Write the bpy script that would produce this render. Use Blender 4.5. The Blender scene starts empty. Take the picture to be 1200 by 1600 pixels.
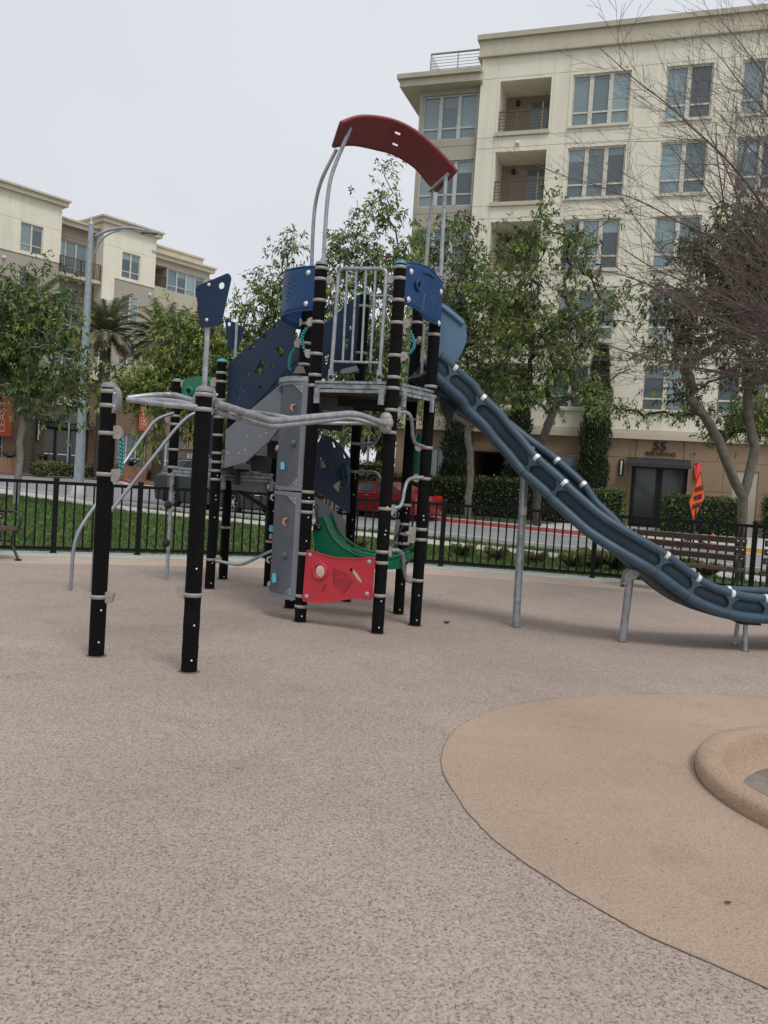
import bpy, math, random
import numpy as np
from mathutils import Vector
from mathutils.geometry import tessellate_polygon
random.seed(7); rng = np.random.default_rng(7)
SC = bpy.context.scene
COL = SC.collection
R = math.radians

# ---------------------------------------------------------------- camera
FPX = 1294.0; EYE = 1.55; PITCH = R(-2.5); ROLL = R(3.7)
Fv = Vector((0, math.cos(PITCH), math.sin(PITCH)))
_r0 = Vector((1, 0, 0)); _u0 = _r0.cross(Fv)
Rv = _r0 * math.cos(ROLL) + _u0 * math.sin(ROLL)
Uv = -_r0 * math.sin(ROLL) + _u0 * math.cos(ROLL)
cam = bpy.data.cameras.new('camera'); camo = bpy.data.objects.new('camera', cam); COL.objects.link(camo)
cam.sensor_fit = 'HORIZONTAL'; cam.sensor_width = 36; cam.lens = FPX / 1200 * 36
cam.clip_start = 0.05; cam.clip_end = 3000
from mathutils import Matrix
M = Matrix((Rv, Uv, -Fv)).transposed()
camo.matrix_world = Matrix.Translation((0, 0, EYE)) @ M.to_4x4()
SC.camera = camo

# ---------------------------------------------------------------- sky, sun, exposure
world = bpy.data.worlds.new('World'); SC.world = world; world.use_nodes = True
wn = world.node_tree; wn.nodes.clear()
sky = wn.nodes.new('ShaderNodeTexSky'); sky.sky_type = 'NISHITA'; sky.sun_disc = False
sky.sun_elevation = R(58); sky.sun_rotation = R(150); sky.air_density = 1.0; sky.dust_density = 4.0
hs = wn.nodes.new('ShaderNodeHueSaturation'); hs.inputs['Saturation'].default_value = 0.12
mx = wn.nodes.new('ShaderNodeMix'); mx.data_type = 'RGBA'; mx.inputs[0].default_value = 0.86
mx.inputs[7].default_value = (6.5, 6.75, 7.25, 1)
nzw = wn.nodes.new('ShaderNodeTexNoise'); nzw.inputs['Scale'].default_value = 1.6; nzw.inputs['Detail'].default_value = 4
mr = wn.nodes.new('ShaderNodeMapRange'); mr.inputs[1].default_value = .3; mr.inputs[2].default_value = .7
mr.inputs[3].default_value = .94; mr.inputs[4].default_value = 1.08
tcw = wn.nodes.new('ShaderNodeTexCoord')
vm = wn.nodes.new('ShaderNodeVectorMath'); vm.operation = 'SCALE'
bg = wn.nodes.new('ShaderNodeBackground'); bg.inputs[1].default_value = 0.1
wo = wn.nodes.new('ShaderNodeOutputWorld')
L = wn.links.new
L(sky.outputs[0], hs.inputs['Color']); L(hs.outputs[0], mx.inputs[6])
L(tcw.outputs['Generated'], nzw.inputs['Vector']); L(nzw.outputs['Fac'], mr.inputs[0])
L(mx.outputs[2], vm.inputs[0]); L(mr.outputs[0], vm.inputs['Scale'])
L(vm.outputs[0], bg.inputs[0]); L(bg.outputs[0], wo.inputs[0])
sun = bpy.data.lights.new('sun', 'SUN'); sun.energy = 1.3; sun.angle = R(20); sun.color = (1, .97, .93)
suno = bpy.data.objects.new('sun', sun); COL.objects.link(suno)
_az = R(150); _el = R(58)
sd = Vector((math.sin(_az) * math.cos(_el), math.cos(_az) * math.cos(_el), math.sin(_el)))
suno.rotation_euler = sd.to_track_quat('Z', 'Y').to_euler()
suno.location = (0, 0, 40)
SC.view_settings.view_transform = 'Standard'; SC.view_settings.look = 'None'
SC.view_settings.exposure = 0.2; SC.view_settings.gamma = 1.0; SC.view_settings.use_curve_mapping = False

# ---------------------------------------------------------------- survey helpers
# sight lines measured in the photograph, intersected with known distances / planes
def ray(px, py): return Fv + Rv * ((px - 600) / FPX) + Uv * ((800 - py) / FPX)
CAM0 = Vector((0, 0, EYE))
def gp(px, py, z=0.0):
    d = ray(px, py); return CAM0 + d * ((z - EYE) / d.z)
def at(px, py, Y):
    d = ray(px, py); return CAM0 + d * (Y / d.y)
def on(p0, dr, px, py, off=0.0):
    """point of a sight line on the vertical plane through ground point p0 along dr"""
    n = Vector((-dr[1], dr[0], 0)).normalized(); d = ray(px, py)
    q = Vector((p0[0], p0[1], 0)) + n * off
    return CAM0 + d * ((q - CAM0).dot(n) / d.dot(n))
def zat(px, py, Y): return at(px, py, Y).z

# ---------------------------------------------------------------- materials
MATS = {}
def mat(name, col, rough=.7, metal=0.0, var=.12, scale=6.0, bump=0.0, bscale=40.0, spec=.5, coat=0.0, fine=0.0, fscale=120.0, rust=None, trans=0.0):
    if name in MATS: return MATS[name]
    m = bpy.data.materials.new(name); m.use_nodes = True; nt = m.node_tree; n = nt.nodes; l = nt.links.new
    b = n['Principled BSDF']
    b.inputs['Roughness'].default_value = rough; b.inputs['Metallic'].default_value = metal
    b.inputs['Specular IOR Level'].default_value = spec
    b.inputs['Coat Weight'].default_value = coat; b.inputs['Coat Roughness'].default_value = .08
    tc = n.new('ShaderNodeTexCoord')
    geo = n.new('ShaderNodeNewGeometry')
    nz = n.new('ShaderNodeTexNoise'); nz.inputs['Scale'].default_value = scale; nz.inputs['Detail'].default_value = 6
    l(geo.outputs['Position'], nz.inputs['Vector'])
    r = n.new('ShaderNodeMapRange'); r.inputs[1].default_value = .3; r.inputs[2].default_value = .7
    r.inputs[3].default_value = 1 - var; r.inputs[4].default_value = 1 + var
    l(nz.outputs['Fac'], r.inputs[0])
    v = n.new('ShaderNodeVectorMath'); v.operation = 'SCALE'; v.inputs[0].default_value = col
    l(r.outputs[0], v.inputs['Scale'])
    out = v.outputs[0]
    if fine > 0:
        n2 = n.new('ShaderNodeTexNoise'); n2.inputs['Scale'].default_value = fscale; n2.inputs['Detail'].default_value = 2
        l(geo.outputs['Position'], n2.inputs['Vector'])
        r2 = n.new('ShaderNodeMapRange'); r2.inputs[1].default_value = .3; r2.inputs[2].default_value = .7
        r2.inputs[3].default_value = 1 - fine; r2.inputs[4].default_value = 1 + fine
        l(n2.outputs['Fac'], r2.inputs[0])
        v2 = n.new('ShaderNodeVectorMath'); v2.operation = 'SCALE'
        l(out, v2.inputs[0]); l(r2.outputs[0], v2.inputs['Scale']); out = v2.outputs[0]
    if rust:
        n3 = n.new('ShaderNodeTexNoise'); n3.inputs['Scale'].default_value = rust[1]; n3.inputs['Detail'].default_value = 8
        n3.inputs['Roughness'].default_value = .7
        l(geo.outputs['Position'], n3.inputs['Vector'])
        r3 = n.new('ShaderNodeMapRange'); r3.inputs[1].default_value = rust[2]; r3.inputs[2].default_value = rust[2] + .08
        l(n3.outputs['Fac'], r3.inputs[0])
        mxx = n.new('ShaderNodeMix'); mxx.data_type = 'RGBA'; l(r3.outputs[0], mxx.inputs[0]); l(out, mxx.inputs[6])
        mxx.inputs[7].default_value = (*rust[0], 1); out = mxx.outputs[2]
    l(out, b.inputs['Base Color'])
    if 'stucco' in name:
        mp = n.new('ShaderNodeMapping'); mp.inputs['Scale'].default_value = (1.6, 1.6, .09); l(geo.outputs['Position'], mp.inputs['Vector'])
        n5 = n.new('ShaderNodeTexNoise'); n5.inputs['Scale'].default_value = 2.2; n5.inputs['Detail'].default_value = 6; l(mp.outputs[0], n5.inputs['Vector'])
        r5 = n.new('ShaderNodeMapRange'); r5.inputs[1].default_value = .48; r5.inputs[2].default_value = .75; r5.inputs[3].default_value = 1.0; r5.inputs[4].default_value = .90
        l(n5.outputs['Fac'], r5.inputs[0]); v5 = n.new('ShaderNodeVectorMath'); v5.operation = 'SCALE'; l(out, v5.inputs[0]); l(r5.outputs[0], v5.inputs['Scale'])
        l(v5.outputs[0], b.inputs['Base Color'])
    if bump > 0:
        nb = n.new('ShaderNodeTexNoise'); nb.inputs['Scale'].default_value = bscale; nb.inputs['Detail'].default_value = 5
        l(geo.outputs['Position'], nb.inputs['Vector'])
        bp = n.new('ShaderNodeBump'); bp.inputs['Strength'].default_value = bump; bp.inputs['Distance'].default_value = .02
        l(nb.outputs['Fac'], bp.inputs['Height']); l(bp.outputs[0], b.inputs['Normal'])
    MATS[name] = m; return m

def leafmat(name, col, var=.42):
    if name in MATS: return MATS[name]
    m = bpy.data.materials.new(name); m.use_nodes = True; nt = m.node_tree; n = nt.nodes; l = nt.links.new
    b = n['Principled BSDF']; b.inputs['Roughness'].default_value = .5; b.inputs['Specular IOR Level'].default_value = .35
    geo = n.new('ShaderNodeNewGeometry')
    r = n.new('ShaderNodeMapRange'); r.inputs[3].default_value = 1 - var; r.inputs[4].default_value = 1 + var
    l(geo.outputs['Random Per Island'], r.inputs[0])
    hsv = n.new('ShaderNodeHueSaturation'); hsv.inputs['Color'].default_value = (*col, 1)
    r2 = n.new('ShaderNodeMapRange'); r2.inputs[3].default_value = .475; r2.inputs[4].default_value = .515
    n2 = n.new('ShaderNodeTexNoise'); n2.inputs['Scale'].default_value = 1.3; l(geo.outputs['Position'], n2.inputs['Vector'])
    l(n2.outputs['Fac'], r2.inputs[0]); l(r2.outputs[0], hsv.inputs['Hue']); l(r.outputs[0], hsv.inputs['Value'])
    l(hsv.outputs[0], b.inputs['Base Color'])
    tr = n.new('ShaderNodeBsdfTranslucent'); l(hsv.outputs[0], tr.inputs['Color'])
    ms = n.new('ShaderNodeMixShader'); ms.inputs[0].default_value = .2
    l(b.outputs[0], ms.inputs[1]); l(tr.outputs[0], ms.inputs[2]); l(ms.outputs[0], n['Material Output'].inputs[0])
    MATS[name] = m; return m

def granule(name, light, mid, dark, scale=210.0, damp=(.55, .05)):
    """poured rubber crumb: granule by granule colour and relief, large soft stains"""
    m = bpy.data.materials.new(name); m.use_nodes = True; nt = m.node_tree; n = nt.nodes; l = nt.links.new
    b = n['Principled BSDF']; b.inputs['Roughness'].default_value = .85; b.inputs['Specular IOR Level'].default_value = .3
    geo = n.new('ShaderNodeNewGeometry')
    vo = n.new('ShaderNodeTexVoronoi'); vo.inputs['Scale'].default_value = scale; l(geo.outputs['Position'], vo.inputs['Vector'])
    sep = n.new('ShaderNodeSeparateColor'); l(vo.outputs['Color'], sep.inputs[0])
    nz = n.new('ShaderNodeTexNoise'); nz.inputs['Scale'].default_value = scale * .32; nz.inputs['Detail'].default_value = 3
    l(geo.outputs['Position'], nz.inputs['Vector'])
    ad = n.new('ShaderNodeMath'); ad.operation = 'MULTIPLY_ADD'; ad.inputs[1].default_value = .5
    sc = n.new('ShaderNodeMath'); sc.operation = 'MULTIPLY_ADD'; sc.inputs[1].default_value = 1.5; sc.inputs[2].default_value = -.5
    l(nz.outputs['Fac'], sc.inputs[0]); l(sep.outputs[0], ad.inputs[0]); l(sc.outputs[0], ad.inputs[2])
    cr = n.new('ShaderNodeValToRGB'); e = cr.color_ramp.elements
    e[0].position = .12; e[0].color = (*dark, 1); e[1].position = .95; e[1].color = (*light, 1)
    k = cr.color_ramp.elements.new(.40); k.color = (*mid, 1)
    l(ad.outputs[0], cr.inputs[0])
    big = n.new('ShaderNodeTexNoise'); big.inputs['Scale'].default_value = damp[0]; big.inputs['Detail'].default_value = 7; big.inputs['Roughness'].default_value = .62
    l(geo.outputs['Position'], big.inputs['Vector'])
    r = n.new('ShaderNodeMapRange'); r.inputs[1].default_value = .3; r.inputs[2].default_value = .7
    r.inputs[3].default_value = .86; r.inputs[4].default_value = 1.12; l(big.outputs['Fac'], r.inputs[0])
    st = n.new('ShaderNodeTexNoise'); st.inputs['Scale'].default_value = 2.3; st.inputs['Detail'].default_value = 8; st.inputs['Roughness'].default_value = .7; st.inputs['Distortion'].default_value = .6
    l(geo.outputs['Position'], st.inputs['Vector'])
    rs = n.new('ShaderNodeMapRange'); rs.inputs[1].default_value = .56; rs.inputs[2].default_value = .74
    rs.inputs[3].default_value = 1.0; rs.inputs[4].default_value = .80; l(st.outputs['Fac'], rs.inputs[0])
    mm_ = n.new('ShaderNodeMath'); mm_.operation = 'MULTIPLY'; l(r.outputs[0], mm_.inputs[0]); l(rs.outputs[0], mm_.inputs[1])
    v = n.new('ShaderNodeVectorMath'); v.operation = 'SCALE'; l(cr.outputs[0], v.inputs[0]); l(mm_.outputs[0], v.inputs['Scale'])
    # scattered dark crumbs / debris specks
    sp = n.new('ShaderNodeTexVoronoi'); sp.inputs['Scale'].default_value = 7.0; l(geo.outputs['Position'], sp.inputs['Vector'])
    r4 = n.new('ShaderNodeMapRange'); r4.inputs[1].default_value = .035; r4.inputs[2].default_value = .06
    r4.inputs[3].default_value = .45; r4.inputs[4].default_value = 1.0; l(sp.outputs['Distance'], r4.inputs[0])
    v3 = n.new('ShaderNodeVectorMath'); v3.operation = 'SCALE'; l(v.outputs[0], v3.inputs[0]); l(r4.outputs[0], v3.inputs['Scale'])
    l(v3.outputs[0], b.inputs['Base Color'])
    bp = n.new('ShaderNodeBump'); bp.inputs['Strength'].default_value = .55; bp.inputs['Distance'].default_value = .004
    l(ad.outputs[0], bp.inputs['Height']); l(bp.outputs[0], b.inputs['Normal'])
    MATS[name] = m; return m

def glassmat(name, col, stripes=0.0, rough=.08, spec=.9):
    """window pane with slatted blinds behind it"""
    m = bpy.data.materials.new(name); m.use_nodes = True; nt = m.node_tree; n = nt.nodes; l = nt.links.new
    b = n['Principled BSDF']; b.inputs['Roughness'].default_value = .45; b.inputs['Coat Weight'].default_value = 1
    b.inputs['Coat Roughness'].default_value = rough; b.inputs['Coat IOR'].default_value = 1.6
    geo = n.new('ShaderNodeNewGeometry'); sx = n.new('ShaderNodeSeparateXYZ'); l(geo.outputs['Position'], sx.inputs[0])
    mu = n.new('ShaderNodeMath'); mu.operation = 'MULTIPLY'; mu.inputs[1].default_value = 95.0; l(sx.outputs['Z'], mu.inputs[0])
    si = n.new('ShaderNodeMath'); si.operation = 'SINE'; l(mu.outputs[0], si.inputs[0])
    r = n.new('ShaderNodeMapRange'); r.inputs[1].default_value = -1; r.inputs[3].default_value = 1 - stripes; r.inputs[4].default_value = 1 + stripes * .4
    l(si.outputs[0], r.inputs[0])
    v = n.new('ShaderNodeVectorMath'); v.operation = 'SCALE'; v.inputs[0].default_value = col; l(r.outputs[0], v.inputs['Scale'])
    oi = n.new('ShaderNodeObjectInfo'); ro = n.new('ShaderNodeMapRange'); ro.inputs[3].default_value = .72; ro.inputs[4].default_value = 1.3; l(oi.outputs['Random'], ro.inputs[0])
    v2 = n.new('ShaderNodeVectorMath'); v2.operation = 'SCALE'; l(v.outputs[0], v2.inputs[0]); l(ro.outputs[0], v2.inputs['Scale'])
    l(v2.outputs[0], b.inputs['Base Color']); MATS[name] = m; return m

RUB = granule('rubber_taupe', (.51, .418, .358), (.352, .281, .236), (.125, .10, .085), scale=260)
RUBT = granule('rubber_tan', (.48, .365, .28), (.40, .297, .222), (.26, .18, .125), scale=300)
RUBM = granule('rubber_mound', (.47, .34, .245), (.385, .27, .19), (.24, .165, .115), scale=280)
RUBE = granule('rubber_edge', (.60, .47, .38), (.48, .37, .295), (.26, .20, .155))
CONC = mat('concrete', (.46, .46, .43), .85, var=.12, scale=2.5, fine=.1, bump=.2, bscale=90)
CURB = mat('curb_concrete', (.42, .445, .41), .85, var=.12, scale=3, fine=.1)
ASPH = mat('asphalt', (.245, .245, .25), .9, var=.12, scale=.8, fine=.14, fscale=30)
REDK = mat('red_kerb_paint', (.42, .085, .075), .7, var=.15, scale=2)
YELK = mat('yellow_kerb_paint', (.60, .36, .05), .7, var=.12, scale=2)
GRND = mat('grass_soil', (.052, .085, .022), .95, var=.3, scale=1.4, fine=.3, fscale=40)
MULCH = mat('mulch', (.16, .085, .045), .95, var=.3, scale=2, fine=.3)
BLK = mat('black_rubber_wrap', (.0050, .0050, .0055), .85, var=.3, scale=14, bump=.3, bscale=80, spec=.15)
BAND = mat('cast_band', (.32, .30, .28), .55, metal=.15, var=.1, scale=12)
CAST = mat('cast_clamp', (.34, .315, .29), .55, metal=.2, var=.12, scale=14)
CAPG = mat('grey_cap', (.22, .22, .235), .5, var=.08)
TEAL = mat('teal_cap', (.05, .30, .30), .5, var=.1)
ROPE = mat('teal_rope', (.03, .33, .34), .6, var=.3, scale=60)
ROPED = mat('dark_rope', (.012, .03, .035), .8, var=.3, scale=60)
GALV = mat('galvanised_steel', (.36, .39, .41), .42, metal=.55, var=.22, scale=14, fine=.1, rust=((.22, .235, .25), 16, .56))
GALVW = mat('weathered_galvanised', (.36, .375, .40), .45, metal=.5, var=.25, scale=14, rust=((.20, .205, .215), 22, .58))
ALUM = mat('pale_powder_steel', (.33, .335, .38), .35, metal=.6, var=.08)
BOLT = mat('bolt_steel', (.72, .72, .70), .35, metal=.4)
NAVY = mat('navy_panel', (.009, .027, .066), .5, var=.12, scale=3, spec=.3)
BLUE = mat('blue_plastic', (.007, .050, .150), .42, spec=.4, var=.12, scale=5)
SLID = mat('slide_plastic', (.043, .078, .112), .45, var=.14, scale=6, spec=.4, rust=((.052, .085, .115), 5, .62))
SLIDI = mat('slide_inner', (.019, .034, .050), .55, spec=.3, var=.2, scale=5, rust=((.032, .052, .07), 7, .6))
HOOD = mat('hood_plastic', (.085, .165, .26), .45, var=.08, scale=3)
TAPE = mat('joint_strap', (.70, .71, .71), .4, metal=.3)
REDP = mat('red_panel', (.50, .030, .048), .42, var=.08, scale=6)
REDD = mat('dark_red_panel', (.26, .022, .03), .5, var=.12, scale=4)
REDC = mat('red_canopy', (.235, .030, .043), .45, var=.14, scale=3, fine=.06)
GRNP = mat('green_plastic', (.004, .16, .075), .4, var=.12, scale=6)
CLIMB = mat('grey_climbing_wall', (.088, .098, .118), .65, var=.16, scale=4, fine=.06, rust=((.13, .14, .155), 3.5, .66))
PLATE = mat('grey_plate', (.175, .19, .215), .5, var=.08, scale=3)
DARK = mat('dark_tread', (.022, .022, .025), .8)
DECK = mat('deck_coating', (.05, .048, .047), .8, var=.2)
FASC = mat('deck_fascia', (.30, .335, .35), .5, metal=.35, var=.25, scale=10, rust=((.17, .18, .19), 14, .5))
BEIG = mat('beige_metal', (.20, .185, .165), .6, var=.12)
HOLDC = {'cyan': mat('hold_cyan', (.06, .30, .42), .6), 'teal': mat('hold_teal', (.06, .13, .125), .6),
         'orange': mat('hold_peach', (.42, .19, .12), .6), 'grey': mat('hold_stone', (.34, .32, .28), .6)}
FENC = mat('black_fence_paint', (.004, .004, .0045), .5, var=.1, spec=.25)
IRON = mat('bench_iron', (.02, .026, .028), .5)
WOOD = mat('bench_wood', (.085, .058, .045), .8, var=.3, scale=14, fine=.15, fscale=60)
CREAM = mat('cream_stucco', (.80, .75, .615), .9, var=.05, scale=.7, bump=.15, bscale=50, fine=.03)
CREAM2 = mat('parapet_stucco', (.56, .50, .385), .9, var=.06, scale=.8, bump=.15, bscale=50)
BEIGE = mat('beige_stucco', (.47, .425, .335), .9, var=.06, scale=.7)
GREY = mat('greige_stucco', (.40, .365, .30), .9, var=.06, scale=.7)
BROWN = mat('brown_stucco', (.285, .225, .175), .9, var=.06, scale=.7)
TAN = mat('tan_stone_cladding', (.33, .225, .145), .85, var=.09, scale=1.1, fine=.05)
TAN2 = mat('brown_stone_cladding', (.20, .13, .085), .85, var=.12, scale=1.0, fine=.06)
FRAME = mat('window_frame', (.62, .575, .485), .5)
FRAMEG = mat('window_frame_grey', (.50, .50, .47), .5)
GL1 = glassmat('glass_blinds', (.19, .27, .29), .25)
GL2 = glassmat('glass_dark', (.045, .075, .09), .05)
GL3 = glassmat('glass_mid', (.10, .165, .185), .3)
INTER = mat('interior_dark', (.035, .03, .028), .9)
RAILM = mat('bronze_railing', (.10, .075, .062), .5, metal=.3)
RAILG = mat('grey_railing', (.22, .22, .23), .5, metal=.4)
DOORM = mat('black_door', (.012, .012, .013), .35)
DGLS = glassmat('door_glass', (.02, .03, .02), 0.0)
CANV = mat('charcoal_awning', (.025, .03, .037), .6)
LETD = mat('dark_letters', (.012, .011, .010), .6)
LETL = mat('pale_letters', (.55, .54, .50), .5)
ORNG = mat('orange_banner', (.55, .10, .03), .7)
LAMPE = mat('sconce_glass', (.75, .74, .70), .4)
BARK = mat('bark_grey', (.135, .115, .095), .95, var=.3, scale=9, bump=.6, bscale=30)
BARKD = mat('bark_dark', (.060, .048, .04), .95, var=.3, scale=9, bump=.5, bscale=30)
BARKT = mat('twig_bark', (.15, .112, .10), .9, var=.3, scale=12)
BARKL = mat('bark_pale', (.23, .205, .18), .95, var=.25, scale=7, bump=.5, bscale=30)
BARKP = mat('palm_bark', (.115, .09, .068), .95, var=.35, scale=8, bump=.6, bscale=12)
LF_MID = leafmat('leaf_mid', (.155, .225, .064)); LF_DK = leafmat('leaf_dark', (.042, .074, .027))
LF_YEL = leafmat('leaf_yellow', (.30, .33, .075)); LF_LT = leafmat('leaf_light', (.21, .30, .09))
LF_OLV = leafmat('leaf_olive', (.105, .135, .052)); LF_RED = leafmat('leaf_bronze', (.15, .085, .05))
LF_CYP = leafmat('leaf_cypress', (.030, .050, .024)); LF_HED = leafmat('leaf_hedge', (.042, .078, .022))
LF_GRS = leafmat('grass_blade', (.080, .150, .030)); LF_DRY = leafmat('dry_grass_blade', (.24, .20, .085))
LF_PLM = leafmat('palm_frond_leaf', (.20, .215, .125)); LF_PLB = leafmat('palm_frond_old', (.16, .115, .055))
CARR = mat('red_car_paint', (.22, .012, .022), .25, var=.03, coat=1.0)
CARD = mat('dark_car_paint', (.028, .033, .042), .25, var=.03, coat=1.0)
CARG = glassmat('car_glass', (.03, .04, .045), 0.0)
TYRE = mat('tyre_rubber', (.012, .012, .013), .8)
RIM = mat('alloy_rim', (.55, .56, .58), .3, metal=.7)
CHRM = mat('chrome_trim', (.75, .77, .8), .2, metal=.8)
TAIL = mat('tail_lamp', (.45, .02, .02), .2, coat=1.0)
TERRA = mat('terracotta', (.32, .18, .10), .8, var=.1)
LPOLE = mat('lamp_pole_steel', (.34, .40, .43), .5, metal=.3, var=.15, scale=5)

# ---------------------------------------------------------------- mesh builder
WPOS = {}
class MB:
    def __init__(s): s.v = []; s.f = []; s.m = []; s.sm = []
    def add(s, vs, fs, mi=0, smooth=False):
        b = len(s.v); s.v += [tuple(x) for x in vs]
        for f in fs: s.f.append(tuple(b + i for i in f)); s.m.append(mi); s.sm.append(smooth)
    def box8(s, c, mi=0):
        s.add(c, [(0, 3, 2, 1), (4, 5, 6, 7), (0, 1, 5, 4), (1, 2, 6, 5), (2, 3, 7, 6), (3, 0, 4, 7)], mi)
    def box(s, x0, x1, y0, y1, z0, z1, mi=0):
        s.box8([(x0, y0, z0), (x1, y0, z0), (x1, y1, z0), (x0, y1, z0), (x0, y0, z1), (x1, y0, z1), (x1, y1, z1), (x0, y1, z1)], mi)
    def obox(s, p, ax, ay, az, mi=0):
        """box with centre p and half axes"""
        p = Vector(p); c = []
        for k in (-1, 1):
            for i, j in ((-1, -1), (1, -1), (1, 1), (-1, 1)): c.append(p + ax * i + ay * j + az * k)
        s.box8(c, mi)
    def bar(s, a, b, w, h=None, up=(0, 0, 1), mi=0):
        a = Vector(a); b = Vector(b); h = h or w; d = (b - a); n = d.normalized(); u = Vector(up)
        if abs(n.dot(u)) > .98: u = Vector((1, 0, 0))
        x = n.cross(u).normalized(); y = x.cross(n)
        s.obox((a + b) / 2, x * (w / 2), d / 2, y * (h / 2), mi)
    def tube(s, pts, r, n=10, mi=0, caps=True, smooth=True):
        P = [Vector(p) for p in pts]; k = len(P); rr = r if isinstance(r, (list, tuple)) else [r] * k
        t = []
        for i in range(k):
            a = P[max(i - 1, 0)]; b = P[min(i + 1, k - 1)]; d = (b - a)
            t.append(d.normalized() if d.length > 1e-9 else Vector((0, 0, 1)))
        ref = Vector((0, 0, 1)) if abs(t[0].z) < .9 else Vector((1, 0, 0))
        x = t[0].cross(ref).normalized(); vs = []
        for i in range(k):
            x = (x - t[i] * x.dot(t[i]))
            x = x.normalized() if x.length > 1e-6 else t[i].orthogonal().normalized()
            y = t[i].cross(x)
            for j in range(n):
                a = 2 * math.pi * j / n; vs.append(P[i] + (x * math.cos(a) + y * math.sin(a)) * rr[i])
        fs = []
        for i in range(k - 1):
            for j in range(n):
                j2 = (j + 1) % n; fs.append((i * n + j, i * n + j2, (i + 1) * n + j2, (i + 1) * n + j))
        s.add(vs, fs, mi, smooth)
        if caps:
            s.add(vs[:n], [tuple(reversed(range(n)))], mi); s.add(vs[-n:], [tuple(range(n))], mi)
    def lathe(s, c, prof, n=16, mi=0, smooth=True, ax=None):
        """prof: (radius, height) pairs from centre c along axis ax"""
        c = Vector(c); ax = Vector(ax or (0, 0, 1)).normalized()
        x = ax.orthogonal().normalized(); y = ax.cross(x); vs = []
        for r, h in prof:
            for j in range(n):
                a = 2 * math.pi * j / n; vs.append(c + ax * h + (x * math.cos(a) + y * math.sin(a)) * max(r, 1e-4))
        fs = []
        for i in range(len(prof) - 1):
            for j in range(n):
                j2 = (j + 1) % n; fs.append((i * n + j, i * n + j2, (i + 1) * n + j2, (i + 1) * n + j))
        s.add(vs, fs, mi, smooth)
    def ball(s, c, r, n=10, mi=0, sq=(1, 1, 1)):
        c = Vector(c); vs = []; fs = []; h = n // 2
        for i in range(h + 1):
            a = math.pi * i / h
            for j in range(n):
                b = 2 * math.pi * j / n
                vs.append(c + Vector((r * sq[0] * math.sin(a) * math.cos(b), r * sq[1] * math.sin(a) * math.sin(b), r * sq[2] * math.cos(a))))
        for i in range(h):
            for j in range(n): fs.append((i * n + j, (i + 1) * n + j, (i + 1) * n + (j + 1) % n, i * n + (j + 1) % n))
        s.add(vs, fs, mi, True)
    def plate(s, outer, holes=(), off=None, mi=0, mi_side=None):
        """flat polygon of 3D points with holes, thickened by vector off"""
        off = Vector(off); loops = [[Vector(p) for p in outer]] + [[Vector(p) for p in h] for h in holes]
        nrm = off.normalized(); ax = (loops[0][1] - loops[0][0]).normalized(); ay = nrm.cross(ax)
        o = loops[0][0]
        flat = [[Vector(((p - o).dot(ax), (p - o).dot(ay), 0)) for p in lp] for lp in loops]
        tris = tessellate_polygon(flat); vs = [p for lp in loops for p in lp]
        s.add(vs, [tuple(t) for t in tris], mi); s.add([p + off for p in vs], [tuple(reversed(t)) for t in tris], mi)
        for lp in loops:
            k = len(lp); a = lp + [p + off for p in lp]
            s.add(a, [(i, (i + 1) % k, (i + 1) % k + k, i + k) for i in range(k)], mi if mi_side is None else mi_side)
    def build(s, name, mats, parent=None, origin=None):
        if not isinstance(mats, (list, tuple)): mats = [mats]
        v = np.array(s.v, dtype=float)
        if origin is None:
            origin = ((v[:, 0].min() + v[:, 0].max()) / 2, (v[:, 1].min() + v[:, 1].max()) / 2, v[:, 2].min())
        o = Vector(origin)
        me = bpy.data.meshes.new(name); me.from_pydata((v - np.array(origin)).tolist(), [], s.f)
        for mm in mats: me.materials.append(mm)
        me.polygons.foreach_set('material_index', s.m); me.polygons.foreach_set('use_smooth', s.sm)
        me.update()
        ob = bpy.data.objects.new(name, me); COL.objects.link(ob)
        place(ob, o, parent); return ob
def place(ob, w, parent):
    w = Vector(w); WPOS[ob.name] = w
    if parent is not None:
        ob.parent = parent; ob.location = w - WPOS[parent.name]
    else: ob.location = w
def root(name, loc, label, cat, group=None):
    o = bpy.data.objects.new(name, None); COL.objects.link(o); o.location = loc; WPOS[o.name] = Vector(loc)
    o.empty_display_size = .3
    tag(o, label, cat, group); return o
def tag(o, label=None, cat=None, group=None, kind=None):
    if label: o['label'] = label
    if cat: o['category'] = cat
    if group: o['group'] = group
    if kind: o['kind'] = kind
    return o
def share(src, w, parent, rz=0.0, name=None):
    o = bpy.data.objects.new(name or src.name.split('.')[0], src.data); COL.objects.link(o)
    place(o, w, parent); o.rotation_euler = (0, 0, rz); return o
def smooth_path(pts, n=6):
    P = [Vector(p) for p in pts]; P = [P[0] * 2 - P[1]] + P + [P[-1] * 2 - P[-2]]; out = []
    for i in range(1, len(P) - 2):
        a, b, c, d = P[i - 1:i + 3]
        for k in range(n):
            t = k / n; out.append(.5 * ((2 * b) + (c - a) * t + (2 * a - 5 * b + 4 * c - d) * t * t + (3 * b - a - 3 * c + d) * t ** 3))
    out.append(P[-2]); return out
def rnd_corner(pts, r, n=4):
    """polyline with rounded corners"""
    P = [Vector(p) for p in pts]; out = [P[0]]
    for i in range(1, len(P) - 1):
        a = P[i - 1] - P[i]; b = P[i + 1] - P[i]; q = min(r, a.length * .45, b.length * .45)
        s0 = P[i] + a.normalized() * q; s1 = P[i] + b.normalized() * q
        for k in range(n + 1):
            t = k / n; out.append(s0 * (1 - t) ** 2 + P[i] * 2 * t * (1 - t) + s1 * t * t)
    out.append(P[-1]); return out
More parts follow.
